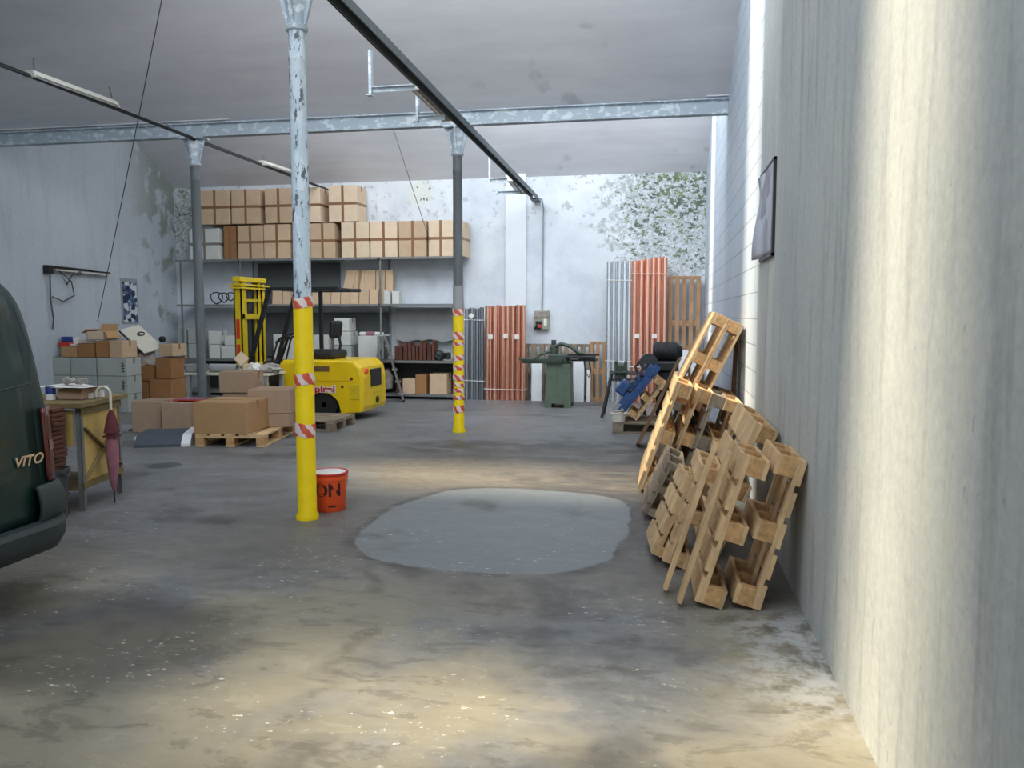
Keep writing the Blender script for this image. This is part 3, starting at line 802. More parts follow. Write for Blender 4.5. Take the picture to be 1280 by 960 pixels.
# ------------------------------------------------------------------ shelving along the back wall
SY0, SY1 = 13.72, 14.24
def sx(px, py=400, Y=13.72): return at(px, py, Y=Y).x
def sz(py, px=450, Y=13.72): return at(px, py, Y=Y).z
UPX = [sx(228), sx(302), sx(476), sx(569)]
LEV = [0.09, 0.69, 1.70, 2.53]
root = thing('shelving_unit', 'long grey steel shelving unit filled with boxes along the back wall', 'shelves', (UPX[0], SY0, 0))
X0 = UPX[0]
for ux in UPX:
    for yy in (0.0, SY1 - SY0 - .03):
        mb = MB(); u = ux - X0
        mb.bx(u - .02, u + .02, yy, yy + .004, 0, 2.53); mb.bx(u - .02, u - .016, yy, yy + .035, 0, 2.53); mb.bx(u - .04, u + .04, yy - .01, yy + .045, 0, .006)
        mb.build('upright', K['steel'], root)
for li, z in enumerate(LEV):
    for bi in range(3):
        a, b_ = UPX[bi] - X0 - .03, UPX[bi + 1] - X0 + .03 * (bi == 2)
        dx = -.06 if bi == 0 else 0
        mb = MB(); mb.bx(a + dx, b_ - .001, -.02, SY1 - SY0, z - .004, z); mb.bx(a + dx, b_ - .001, -.022, -.018, z - .04, z)
        mb.build('shelf', K['steel'], root)
mb = MB(); mb.bx(UPX[1] - X0 + .1, UPX[1] - X0 + 1.75, .47, .485, 1.72, 2.48); mb.build('back_panel', K['darkpanel'], root)
mb = MB(); mb.bx(UPX[1] - X0 + .02, UPX[2] - X0 - .03, .47, .485, .72, 1.55); mb.build('back_panel', K['darkpanel'], root)
mb = MB(); mb.bx(0.05, UPX[3] - X0 - .03, .48, .49, .1, .66); mb.build('back_panel', K['steel_dark'], root)

# cartons on the top shelf
rowA = [  # px0, px1, material, label bit
    (236, 273, 'carton_white', 'pale grey carton at the far left end of the top shelf row', .58),
    (277, 293, 'carton_dark', 'narrow brown carton next to the pale grey one on the top shelf', .62),
    (296, 328, 'carton', 'taped carton on the top shelf directly above the forklift mast', .62),
    (329, 362, 'carton', 'taped carton on the top shelf just left of the nearest column', .63),
    (365, 386, 'carton', 'carton on the top shelf mostly hidden behind the nearest column', .63),
    (387, 418, 'carton', 'taped carton on the top shelf right of the nearest column, with a gap after it', .63),
    (426, 461, 'carton_pale', 'pale carton on the top shelf under the right end of the upper row', .64),
    (462, 496, 'carton_pale', 'pale carton on the top shelf, fourth from the middle column', .64),
    (498, 533, 'carton', 'tan carton on the top shelf, third from the right end', .64),
    (535, 566, 'carton_pale', 'pale carton on the top shelf just left of the middle column', .64),
    (567, 579, 'carton_pale', 'last carton of the top shelf, peeking out behind the middle column', .62)]
for i, (a, b_, mt, lb, h) in enumerate(rowA):
    xa, xb = sx(a, 300), sx(b_, 300)
    carton(((xa + xb) / 2, SY0 + .26 + (0.05 if i == 1 else 0), LEV[3] + .001), (xb - xa - .006, .48, h - .012), random.uniform(-.015, .015), K[mt], lb, 'cartons on the top shelf', 'cross',
           K['tape_grey'] if mt == 'carton_white' else None)
rowB = [
    (249, 286, 'carton', 'leftmost carton of the upper row, half behind the grey left column', .62, .01),
    (288, 324, 'carton', 'second carton of the upper row, slightly tilted', .62, .02),
    (330, 364, 'carton', 'third carton of the upper row, left of the nearest column', .62, 0),
    (371, 400, 'carton_pale', 'fourth carton of the upper row, behind the nearest column', .62, 0),
    (410, 446, 'carton_pale', 'rightmost carton of the upper row, standing alone past a gap', .64, 0)]
for i, (a, b_, mt, lb, h, ti) in enumerate(rowB):
    xa, xb = sx(a, 250), sx(b_, 250)
    carton(((xa + xb) / 2, SY0 + .25, LEV[3] + .64), (xb - xa - .008, .47, h), 0, K[mt], lb, 'cartons stacked on the upper row', 'cross', rot=(0, ti * .6, random.uniform(-.02, .02)))

# flat-packed cartons leaning in two rows on the middle shelf
mx = LEV[2]
def flatpack(px0, px1, y, z0, h, lean, lb, skew=0.0):
    xa, xb = sx(px0, 365), sx(px1, 365); w = xb - xa
    mb = MB()
    for k in range(3):
        mb.bx(-w / 2, w / 2, k * .022, k * .022 + .018, 0, h)
    mb.xform(Matrix.Shear('XZ', 4, (skew, 0)) if False else Matrix(((1, 0, skew, 0), (0, 1, 0, 0), (0, 0, 1, 0), (0, 0, 0, 1))))
    o = mb.build('flat_packed_carton', K['carton'], None, False, ((xa + xb) / 2, y, z0), (-lean, 0, 0))
    tag(o, lb, 'cardboard', 'flat packed cartons on the middle shelf'); return o
px = 338
k = 0
wd = [13, 11, 12, 14, 11, 13, 12, 12, 11, 13, 12, 12]
LB_F = 'bundle of flat packed cardboard in the front row of the middle shelf'
for w in wd:
    if px + w > 486: break
    flatpack(px, px + w - 1, SY0 + .06, mx + .001, .26, .12, LB_F); px += w; k += 1
px = 418
for w, sk in ((13, .22), (9, .2), (9, .05), (15, 0), (12, 0), (10, 0)):
    flatpack(px, px + w - 1, SY0 + .24, mx + .001, .62, .05, 'tall bundle of flat packed cardboard at the back of the middle shelf', sk); px += w
for a, b_, lb in ((479, 487, 'small white carton on the middle shelf beside an upright'), (489, 498, 'small white carton on the middle shelf, right of its twin')):
    xa, xb = sx(a), sx(b_)
    carton(((xa + xb) / 2, SY0 + .15, mx + .001), (xb - xa, .2, .23), 0, K['carton_white'], lb, 'small white cartons on the middle shelf', None)
# coil of wire on the middle shelf, left bay
root = thing('wire_coil', 'tangled grey coil of fittings on the middle shelf at left', 'coil', (sx(273), SY0 + .2, mx))
for j, (r_, tz) in enumerate(((.12, .12), (.10, .13), (.085, .15))):
    mb = MB(); mb.tube([(r_ * math.cos(q * .5) + .11 * (j - 1), -.05 + .06 * j + .03 * math.sin(q), tz + r_ * math.sin(q * .5) * .9) for q in range(13)], .012, 6, True)
    mb.build('loop', K['steel_dark'], root, True)

# white and grey cartons on the low shelf
lx = LEV[1]
lowboxes = [
    (221, 232, .0, .27, 'carton_grey', 'lower grey carton at the left end of the low shelf'), (234, 246, .0, .27, 'carton_grey', 'lower grey carton on the low shelf just left of the left column'),
    (221, 232, .275, .28, 'carton_grey', 'upper grey carton at the left end of the low shelf'), (234, 247, .275, .29, 'carton_grey', 'upper grey carton on the low shelf just left of the left column'),
    (260, 273, .0, .26, 'carton_white', 'lower white carton on the low shelf just right of the left column'), (260, 272, .265, .25, 'carton_white', 'upper white carton on the low shelf just right of the left column'),
    (275, 296, .0, .24, 'carton_white', 'wide white carton on the low shelf beneath a smaller one'), (280, 298, .245, .19, 'carton_white', 'white carton with open lid atop the wide one beside the forklift mast'),
    (341, 366, .0, .46, 'carton_white', 'white carton behind the forklift steering wheel'), (368, 388, .0, .36, 'carton_white', 'white carton on the low shelf behind the nearest column'),
    (391, 410, .0, .45, 'carton_white', 'white carton on the low shelf behind the forklift seat'),
    (417, 438, .0, .26, 'carton_grey', 'beige carton at the bottom of the three carton stack right of the seat'), (417, 438, .265, .25, 'carton_white', 'middle white carton of the three carton stack right of the seat'), (417, 436, .52, .24, 'carton_white', 'top white carton of the three carton stack right of the seat'),
    (447, 471, .0, .44, 'carton_white', 'white carton on the low shelf with a bundle lying on its top')]
for a, b_, z, h, mt, lb in lowboxes:
    xa, xb = sx(a, 430), sx(b_, 430)
    carton(((xa + xb) / 2, SY0 + .2, lx + z + .001), (xb - xa - .006, .36, h), random.uniform(-.03, .03), K[mt], lb, 'cartons on the low shelf', 'top', K['tape_grey'])
a = Vector((sx(446), SY0 + .12, lx + .475)); b_ = Vector((sx(476), SY0 + .12, lx + .475))
root = thing('wrapped_bundle', 'pink and white wrapped bundle lying on a white carton', 'bundle', ((a.x + b_.x) / 2, a.y, a.z))
hL = (b_.x - a.x) / 2
mb = MB(); mb.lathe([(.02, -hL), (.035, -hL + .02), (.036, -.05)], 14, axis='X'); mb.lathe([(.036, .04), (.03, hL), (.01, hL + .01)], 14, axis='X'); mb.build('white_wrap', K['paper'], root, True)
mb = MB(); mb.lathe([(.04, -.1), (.043, -.02), (.04, .08)], 14, axis='X'); mb.build('pink_wrap', K['pink'], root, True)

# grey board leaning in the right bay
root = thing('grey_board', 'large grey board with a ragged lower edge standing in the right shelf bay', 'board', ((sx(486) + sx(564)) / 2, SY1 - .12, 0))
hw = (sx(564) - sx(486)) / 2
pts = [(-hw, 1.62), (hw, 1.62)] + [(hw - 2 * hw * k / 9, 1.03 + .025 * math.sin(k * 2.3) + (.03 if 3 < k < 6 else 0)) for k in range(10)]
mb = MB(); mb.prism(pts, -.01, .01, 'XZ'); mb.build('sheet', K['midgrey'], root)
mb = MB()
for s in (-1, 1): mb.bx(s * (hw - .06) - .02, s * (hw - .06) + .02, .012, .03, .692, 1.6)
mb.build('batten', K['plank_dark'], root)

# red-brown boards standing on the low shelf, right bay
px = 491
LB = 'dark red brown board standing upright in the row on the low shelf'
while px < 541:
    w = random.choice((4, 5, 6)); h = random.uniform(.24, .36)
    xa, xb = sx(px, 440), sx(px + w - 1, 440)
    mb = MB(); mb.bx(-(xb - xa) / 2, (xb - xa) / 2, -.11, .13, 0, h, .004); mb.bx(-(xb - xa) / 2 + .006, (xb - xa) / 2 - .006, -.114, -.1, .01, h - .01)
    o = mb.build('standing_board', K['bookred'], None, False, ((xa + xb) / 2, SY0 + .2, lx + .001), (0, random.uniform(-.03, .03), 0))
    tag(o, LB, 'board', 'red brown boards on the low shelf'); px += w
root = thing('cable_reel', 'small pale reel standing on the low shelf near its right end', 'reel', (sx(556), SY0 + .2, lx + .001))
mb = MB(); mb.lathe([(.10, 0), (.10, .015), (.03, .02), (.03, .14), (.1, .145), (.1, .16)], 24); mb.build('spool', K['cloth'], root, True)
mb = MB(); mb.lathe([(.05, .022), (.055, .08), (.05, .138)], 20); mb.build('winding', K['steel_dark'], root, True)
o = MB().blob((0, 0, .08), (.1, .09, .1), 3).build('dark_bundle', K['steel_dark'], None, True, (sx(545), SY0 + .2, lx + .001)); tag(o, 'dark lumpy bundle on the low shelf between the boards and the reel', 'bundle')

# bottom shelf
bz = LEV[0] + .001
for a, b_, h, mt, lb in ((502, 518, .27, 'carton', 'open brown carton on the bottom shelf behind the ladder foot'), (519, 533, .35, 'carton_dark', 'upright brown carton in the middle of the bottom shelf'), (536, 558, .37, 'carton', 'wide bulging carton at the right of the bottom shelf'), (540, 548, .0, '', '')):
    if not mt: continue
    xa, xb = sx(a, 480), sx(b_, 480)
    carton(((xa + xb) / 2, SY0 + .2, bz), (xb - xa - .004, .34, h), random.uniform(-.05, .05), K[mt], lb, 'cartons on the bottom shelf', 'top')
mb = MB(); mb.tube([(-.05, 0, .09), (-.03, .0, .2), (.02, 0, .3), (.0, 0, .44)][::1], [.09, .1, .08, .06], 14)
o = mb.build('film_roll', K['plasticfilm'], None, True, (sx(486, 480), SY0 + .16, bz), (0, -.25, 0)); tag(o, 'roll wrapped in clouded plastic film leaning on the bottom shelf behind the ladder', 'roll')
for k, pxx in enumerate((493, 497)):
    mb = MB(); mb.bx(-.02, .02, -.12, .12, 0, .27, .003); o = mb.build('standing_board', K['bookred'], None, False, (sx(pxx, 480), SY0 + .25, bz), (0, .05, 0))
    tag(o, 'reddish board standing on the bottom shelf left of the open carton', 'board', 'reddish boards on the bottom shelf')
for k, (a, b_, h) in enumerate(((450, 460, .3), (461, 473, .36))):
    xa, xb = sx(a, 480), sx(b_, 480)
    carton(((xa + xb) / 2, SY0 + .2, bz), (xb - xa - .01, .3, h), .1, K['carton_white'], ('white carton on the bottom shelf just behind the forklift tail', 'tilted white carton on the bottom shelf left of the ladder')[k], None, None, rot=(0, .06 * k, .08))

# ------------------------------------------------------------------ step ladder
f0 = at(513, 500, Z=0); tp = at(482, 419, Y=13.25); r0 = at(468, 497, Z=0)
root = thing('step_ladder', 'aluminium step ladder open in front of the shelves', 'ladder', (f0.x, f0.y - .12, 0))
O = Vector((f0.x, f0.y, 0))
fa = Vector((f0.x - .06, f0.y - .1, 0)) - O; ta = tp - O
fy = Vector((0, 0, 0))
side = Vector((-.38 * .35, .38, 0))   # ladder width runs mostly away from the viewer
rails = []
for s in (0, 1):
    a = Vector((0, -.25, 0)) + side * s; b_ = Vector((ta.x, -.25 + (.0), ta.z)) + side * s * .85
    rails.append((a, b_))
    mb = MB(); mb.bar(a, b_, .02, .035); mb.build('front_rail', K['alu'], root)
    mb = MB(); mb.bar(a - (b_ - a).normalized() * -.0, a + (b_ - a).normalized() * .04, .026, .042); mb.build('rubber_foot', K['black'], root)
    rb = Vector((r0.x - O.x, -.25, 0)) + side * s
    mb = MB(); mb.bar(rb, b_ - Vector((.02, 0, .06)), .022, .035); mb.build('rear_rail', K['alu'], root)
for j in range(5):
    t_ = (j + .7) / 5.6
    p, q = rails[0][0].lerp(rails[0][1], t_), rails[1][0].lerp(rails[1][1], t_)
    mb = MB(); mb.bar(p, q, .09, .025); mb.build('step', K['alu'], root)
p, q = rails[0][1], rails[1][1]
mb = MB(); mb.bar(p + Vector((-.05, 0, .0)), q + Vector((-.05, 0, .0)), .26, .02); mb.build('top_platform', K['alu'], root)

# ================================================================== FORKLIFT
FX, FY = -4.12, 10.72        # rear end X, near side Y
root = thing('forklift', 'yellow electric forklift with black seat and tall mast behind the nearest column', 'forklift', (FX, FY, 0))
W_ = .98
def zz(py, px=420, Y=FY): return at(px, py, Y=Y).z
# counterweight body, side outline from the photograph: length along -X
top = .86
prof = []
prof += [(-.02, .13), (0, .2), (.0, .62), (-.03, .76), (-.14, top)]
prof += [(-1.22, top), (-1.26, top - .04), (-1.26, .10), (-.95, .10)]
arch = [(-.62 + .28 * math.cos(t), .13 + .27 * math.sin(t)) for t in [PI - k * PI / 12 for k in range(13)]]
prof = prof[:-1] + [(-1.02, .10)] + arch + [(-.34, .10)]
mb = MB(); mb.prism(prof, 0, W_, 'XZ')
es = [e for e in mb.bm.edges if abs(e.verts[0].co.y - e.verts[1].co.y) < 1e-4 and min(e.verts[0].co.z, e.verts[1].co.z) > .12 and max(e.verts[0].co.x, e.verts[1].co.x) > -1.3 and (e.verts[0].co.x > -.36 or e.verts[0].co.z > .6)]
bmesh.ops.bevel(mb.bm, geom=es, offset=.05, segments=3, affect='EDGES', profile=.5)
mb.build('counterweight_body', K['yellow_truck'], root)
mb = MB(); mb.bx(-1.0, -.2, -.006, .01, .565, .835, .004); pn = mb.build('battery_cover', K['yellow_truck'], root)
mb = MB(); mb.bx(-.83, -.50, -.012, -.004, .70, .775); mb.build('vent_slot', K['plank_dark'], pn)
for (bxx, bz_) in ((-.17, .60), (-.31, .485)):
    mb = MB(); mb.cyl((bxx, .0, bz_), (bxx, -.016, bz_), .02); mb.build('rubber_plug', K['maroon'], root)
# rear grille and lamp seen on the end of the truck
mb = MB(); mb.bx(-.01, .012, .30, .74, .46, .72, .01); mb.build('rear_grille', K['blackmetal'], root)
mb = MB(); mb.bx(-.012, .014, .34, .72, .17, .42, .02); mb.build('rear_panel', K['yellow_dull'], root)
mb = MB(); mb.cyl((-.02, .14, .70), (.014, .14, .70), .045, .04); mb.build('rear_lamp', K['orange'], root)
mb = MB(); mb.cyl((-.01, .52, .26), (.03, .52, .26), .05); mb.build('tow_pin_hole', K['black'], root)
mb = MB(); mb.bx(-.2, -.05, -.008, .004, .30, .52, .006); mb.build('side_recess', K['yellow_dull'], root)
# wheels
for (wx, wy, r_, nm) in ((-.62, .05, .215, 'rear_wheel'), (-.62, W_ - .19, .215, 'rear_wheel'), (-1.62, .04, .25, 'front_wheel'), (-1.62, W_ - .2, .25, 'front_wheel')):
    mb = MB(); mb.lathe([(r_ * .55, 0), (r_ * .92, 0), (r_, .025), (r_, .125), (r_ * .92, .15), (r_ * .55, .15)], 36, (wx, wy, r_), 'Y')
    wo = mb.build(nm, K['black'], root, True)
    mb = MB(); mb.lathe([(r_ * .56, .01), (r_ * .5, .03), (r_ * .2, .03), (r_ * .18, .0), (.001, 0)], 28, (wx, wy, r_), 'Y', cap=False); mb.build('hub', K['steel_dark'], wo, True)
mb = MB(); mb.bx(-1.5, -.1, .12, W_ - .12, .11, .2); mb.build('chassis', K['blackmetal'], root)
# floor plate, cowl and seat
mb = MB(); mb.prism([(-1.9, .14), (-1.26, .14), (-1.26, .32), (-1.55, .34), (-1.66, .74), (-1.76, .80), (-1.86, .78), (-1.9, .5)], .05, W_ - .05, 'XZ'); mb.build('front_cowl', K['yellow_truck'], root)
mb = MB(); mb.bx(-1.70, -1.28, .3, .7, .36, .82, .04); mb.build('dashboard', K['blackmetal'], root)
mb = MB(); mb.bx(-1.05, -.52, .22, .76, top, top + .13, .05); st = mb.build('seat', K['black'], root)
mb = MB(); mb.box((-.60, .49, top + .43), (.09, .34, .26), Euler((0, .12, 0)).to_matrix(), .04); mb.tube([(-.68, .49, top + .06), (-.56, .49, top + .08), (-.53, .49, top + .2), (-.555, .49, top + .34)], .022, 8); mb.build('backrest', K['black'], st)
# steering wheel and levers
mb = MB(); cw = Vector((-1.36, .5, 1.18)); R_ = Euler((0, -.45, 0)).to_matrix()
mb.tube([cw + R_ @ Vector((.17 * math.cos(k * PI / 12), .17 * math.sin(k * PI / 12), 0)) for k in range(24)], .016, 8, True)
for k in range(3): mb.tube([cw, cw + R_ @ Vector((.165 * math.cos(k * 2.09), .165 * math.sin(k * 2.09), 0))], .011, 6)
mb.tube([cw, cw + Vector((-.16, 0, -.42))], .022, 8); mb.build('steering_wheel', K['black'], root, True)
for k in range(3):
    mb = MB(); mb.tube([(-1.50 + .11 * k, .20, .78), (-1.40 + .11 * k, .20, 1.08 + .03 * k)], .013, 6); mb.blob((-1.40 + .11 * k, .20, 1.10 + .03 * k), (.022, .022, .03), k, .02, 2); mb.build('control_lever', K['black'], root, True)
# overhead guard
gz = zz(363, 400)
for yy in (.06, W_ - .06):
    mb = MB(); mb.bar((-1.78, yy, .72), (-1.43, yy, gz), .05, .05); mb.build('guard_post', K['blackmetal'], root)
    mb = MB(); mb.bar((-1.02, yy, top - .05), (-1.02, yy, gz), .05, .05); mb.build('guard_post', K['blackmetal'], root)
mb = MB()
for yy in (.06, W_ - .06): mb.bx(-1.47, -.38, yy - .03, yy + .03, gz, gz + .05)
for k in range(6): mb.bx(-1.45 + k * .21, -1.41 + k * .21, .06, W_ - .06, gz + .01, gz + .04)
mb.build('guard_roof', K['blackmetal'], root)
# mast: two nested pairs of uprights, crossheads, chain and fork carriage
mz = zz(345, 318)
def ups(x0, x1, dy, z0, z1):
    mb = MB()
    for yy in (.12 + dy, W_ - .24 - dy):
        mb.bx(x0, x1, yy, yy + .018, z0, z1); mb.bx(x0, x0 + .018, yy, yy + .09, z0, z1); mb.bx(x1 - .018, x1, yy, yy + .09, z0, z1)
    return mb
ups(-2.02, -1.90, 0, .06, mz - .09).build('outer_mast', K['yellow_dull'], root)
ups(-2.00, -1.92, .10, .10, mz - .02).build('inner_mast', K['yellow_dull'], root)
mb = MB(); mb.bx(-2.03, -1.89, .10, W_ - .10, mz - .07, mz, .01); mb.bx(-2.05, -1.87, .06, W_ - .04, mz - .13, mz - .105); mb.bx(-2.05, -1.87, .06, W_ - .04, mz - .175, mz - .15)
mb.build('mast_crosshead', K['yellow_dull'], root)
mb = MB(); mb.bx(-1.94, -1.91, .14, W_ - .14, mz - .36, mz - .32); mb.bx(-1.95, -1.9, .14, W_ - .14, mz - .62, mz - .54); mb.bx(-1.95, -1.9, .14, W_ - .14, .5, .58); mb.build('mast_crossbar', K['yellow_dull'], root)
mb = MB(); mb.cyl((-1.96, .44, .1), (-1.96, .44, mz - .14), .035); mb.cyl((-1.96, .44, mz - .5), (-1.96, .44, mz - .2), .045); mb.build('lift_cylinder', K['steel_dark'], root, True)
mb = MB()
for yy in (.36, .52): mb.bx(-1.955, -1.935, yy - .018, yy + .018, .4, mz - .12)
mb.build('lift_chain', K['blackmetal'], root)
for q0, q1 in ((zz(451, 310), zz(431, 310)), (zz(424, 310), zz(399, 310))):
    mb = MB(); mb.bx(-1.988, -1.935, .112, .119, q0, q1); mb.build('red_reflector', K['red'], root)
mb = MB(); mb.bx(-2.07, -2.03, .14, W_ - .14, .12, .18); mb.bx(-2.07, -2.03, .14, W_ - .14, .42, .48)
for yy in (.24, .62): mb.bx(-2.11, -2.07, yy, yy + .11, .03, .55); mb.prism([(-2.07, .03), (-2.07, .075), (-3.05, .045), (-3.05, .03)], yy, yy + .11, 'XZ')
mb.build('fork_carriage', K['blackmetal'], root)
# maker's lettering on the flank
tx0, tx1 = at(396, 485, Y=FY).x - FX, at(416, 485, Y=FY).x - FX
lt = letters('lettering', 'pirel', .155, K['redpaint'], root, lambda x, y, z: (-.575 + x * 1.12, -.006 - z, .445 + y * .85), .003, .004)
letters('lettering_outline', 'pirel', .155, K['white'], root, lambda x, y, z: (-.575 + x * 1.12, -.0035 - z * .5, .445 + y * .85), .003, .013)

# ================================================================== BACK WALL: pipes, slatted crates, sheets, machine
def pipe_bundle(px0, px1, ptop, y, r, mat, label, group, rows=1, lean=.02, name='pipe', jit=.02):
    x0, x1 = at(px0, 450, Y=y).x, at(px1, 450, Y=y).x
    h = at((px0 + px1) / 2, ptop, Y=y).z
    mb = MB(); mb.lathe([(r * .94, .001), (r, 0), (r, h), (r * .94, h - .001)], 16, cap=False)
    mb.lathe([(r * .93, h - .001), (r * .93, .001)], 16, cap=False)
    src = None; n = 0
    for row in range(rows):
        cnt = max(2, int((x1 - x0) / (2 * r + .003)) - (row % 2))
        for k in range(cnt):
            x = x0 + r + (r if row % 2 else 0) + k * (x1 - x0 - 2 * r) / max(1, cnt - 1 + (row % 2))
            if src is None:
                src = mb.build(name, mat, None, True); o = src
            else:
                o = src.copy(); COL.objects.link(o)
            o.location = (x, y + row * r * 1.85, 0.002)
            o.rotation_euler = (-lean, random.uniform(-.003, .003), 0)
            o.scale = (1, 1, 1 - random.uniform(0, jit))
            tag(o, label, 'pipe', group); n += 1
    return x0, x1, h
def strap(x0, x1, y, z, r, label, yb):
    y += .018 * z; yb += .02 * z
    mb = MB(); mb.tube([(x0 - .006, yb, z), (x0 - .006, y - r - .006, z), (x1 + .006, y - r - .006, z - .01), (x1 + .006, yb, z)], .007, 6)
    o = mb.build('binding_strap', K['paper'], None, True); tag(o, label, 'strap'); return o
PY = 13.86
g = pipe_bundle(581, 605, 384, PY, .036, K['galv'], 'dull grey pipe in the short bundle right of the middle column', 'short grey pipes', 2)
strap(g[0], g[1], PY, .34, .036, 'pale strap round the short grey pipes near the floor', PY + .1)
strap(g[0], g[1], PY, 1.42, .036, 'pale strap round the short grey pipes near the top', PY + .1)
c1 = pipe_bundle(606, 631, 381, PY - .03, .044, K['copper'], 'copper pipe in the left short bundle, between grey pipes and machine', 'short copper pipes, left bundle', 2)
c2 = pipe_bundle(631, 657, 381, PY - .0, .044, K['copper'], 'copper pipe in the right short bundle, in front of the white pilaster', 'short copper pipes, right bundle', 2)
strap(c1[0], c2[1], PY - .03, .2, .044, 'pale strap round the short copper pipes near the floor', PY + .1)
s1 = pipe_bundle(757, 788, 326, PY - .02, .038, K['zinc'], 'shiny zinc pipe in the tall bundle beside the tall copper pipes', 'tall zinc pipes', 2)
strap(s1[0], s1[1], PY - .02, .72, .038, 'pale strap round the tall zinc pipes at knee height', PY + .1)
strap(s1[0], s1[1], PY - .02, 2.1, .038, 'pale strap round the tall zinc pipes high up', PY + .1)
t1 = pipe_bundle(788, 811, 323, PY - .02, .046, K['copper'], 'tall copper pipe in the left half next to the zinc pipes', 'tall copper pipes, left half', 2)
t2 = pipe_bundle(811, 833, 320, PY - .0, .046, K['copper'], 'tall copper pipe in the right half next to the slatted pallet', 'tall copper pipes, right half', 2)
strap(t1[0], t2[1], PY - .02, 2.2, .046, 'pale strap round the tall copper pipes high up', PY + .1)
strap(t1[0], t2[1], PY - .02, .62, .046, 'pale strap round the tall copper pipes at knee height', PY + .1)
for (px_, py_, yy, tilt, lb) in ((589, 395, PY - .06, .7, 'white diamond label on the short grey pipes'), (613, 421, PY - .085, 0, 'white label on the left short copper bundle'), (632, 420, PY - .085, 0, 'white label on the middle of the short copper pipes'),
                                 (646, 421, PY - .06, 0, 'narrow white label on the right short copper bundle'), (796, 420, PY - .085, 0, 'white label on the left tall copper pipes'), (818, 420, PY - .065, 0, 'white label on the right tall copper pipes')):
    p = at(px_, py_, Y=yy + .008)
    mb = MB(); mb.bx(-.04, .04, -.003, .003, -.04, .04); mb.bx(-.03, .03, -.0035, .0, .01, .016); mb.bx(-.03, .01, -.0035, .0, -.012, -.006)
    o = mb.build('paper_label', K['paper'], None, False, p, (0, tilt, 0)); tag(o, lb, 'label')

def slat_panel(px0, px1, ptop, y, nslat, rails, label, mat, th=.10, lean=0.0):
    x0, x1 = at(px0, 460, Y=y).x, at(px1, 460, Y=y).x
    h = at((px0 + px1) / 2, ptop, Y=y).z
    root = thing('slatted_pallet', label, 'pallet', (x0, y, 0), (-lean, 0, 0))
    w = x1 - x0; sw = w / (nslat * 1.55)
    for k in range(nslat):
        xc = sw / 2 + (w - sw) * k / (nslat - 1)
        mb = MB(); mb.bx(xc - sw / 2, xc + sw / 2, 0, .022, .0, h, .003); mb.build('slat', mat, root)
    for rz_ in rails:
        mb = MB(); mb.bx(0, w, .022, th - .022, h * rz_ - .05 if rz_ > .05 else 0, h * rz_ + (.0 if rz_ > .95 else .05), .004); mb.build('rail', mat, root)
    for k in range(0, nslat, 2):
        xc = sw / 2 + (w - sw) * k / (nslat - 1)
        mb = MB(); mb.bx(xc - sw / 2, xc + sw / 2, th - .022, th, .0, h, .003); mb.build('back_slat', mat, root)
    return root, h
slat_panel(654, 742, 430, 14.08, 9, (.02, .52, 1.0), 'wide slatted wooden pallet standing behind the green machine', K['wood_grey'])
slat_panel(737, 757, 427, 13.95, 3, (.02, .5, 1.0), 'narrow orange brown slatted crate side left of the tall zinc pipes', K['wood_red'])
slat_panel(834, 874, 345, 14.02, 5, (.03, .43, .63, 1.0), 'tall slatted pallet standing right of the tall copper pipes', K['wood_red'], .12)
def sheet(px0, px1, ptop, y, label, mat='white', depth=.09, lean=.04):
    x0, x1 = at(px0, 480, Y=y).x, at(px1, 480, Y=y).x; h = at(px0, ptop, Y=y).z
    mb = MB(); w = x1 - x0
    mb.bx(0, w, 0, .006, 0, h); mb.bx(0, .006, 0, depth, 0, h); mb.bx(w - .006, w, 0, depth, 0, h); mb.bx(0, w, 0, depth, h - .006, h)
    o = mb.build('white_sheet', K[mat], None, False, (x0, y, 0), (-lean, 0, 0)); tag(o, label, 'panel'); return o
sheet(664, 677, 449, 13.83, 'white folded panel standing left of the green machine')
sheet(716, 730, 449, 13.83, 'white folded panel standing right of the green machine')
sheet(733, 738, 462, 13.83, 'narrow white strip standing beside the orange crate side', depth=.05)
sheet(837, 847, 437, 13.8, 'pale white panel standing just right of the tall copper pipes', depth=.06)
sheet(848, 860, 437, 13.8, 'white panel second from the tall copper pipes', depth=.06)
sheet(863, 874, 438, 13.8, 'white panel third from the tall copper pipes, by the right wall', depth=.06)

# ------------------------------------------------------------------ green notching machine
mc = at(697, 510, Z=0)
root = thing('sheet_metal_machine', 'dark green sheet metal machine with flat table and lever on a cabinet base', 'machine', (mc.x, mc.y, 0))
def tri(x0, x1, y0, y1, X0, X1, Y0, Y1, z0, z1, mb):
    lo = [mb.bm.verts.new(p) for p in ((x0, y0, z0), (x1, y0, z0), (x1, y1, z0), (x0, y1, z0))]; hi = [mb.bm.verts.new(p) for p in ((X0, Y0, z1), (X1, Y0, z1), (X1, Y1, z1), (X0, Y1, z1))]
    mb.bm.faces.new(lo[::-1]); mb.bm.faces.new(hi)
    for k in range(4): mb.bm.faces.new((lo[k], lo[(k + 1) % 4], hi[(k + 1) % 4], hi[k]))
    return mb
mb = MB(); tri(-.21, .21, 0, .5, -.19, .19, .03, .47, .07, .72, mb)
for s in (-1, 1): mb.bx(s * .21, s * .10, 0, .12, 0, .075); mb.bx(s * .21, s * .10, .38, .5, 0, .075)
cb = mb.build('cabinet', K['green'], root)
mb = MB(); mb.bx(-.002, .002, .012, .03, .14, .70); mb.build('cabinet_seam', K['blackmetal'], cb)
mb = MB(); mb.prism([(-.69, .32), (-.60, -.02), (.08, -.05), (.10, .12), (.60, .14), (.62, .45), (-.5, .52)], .755, .795, 'XY'); mb.prism([(-.58, .0), (.06, -.03), (.06, .4), (-.5, .45)], .72, .755, 'XY')
mb.build('work_table', K['green_dark'], root)
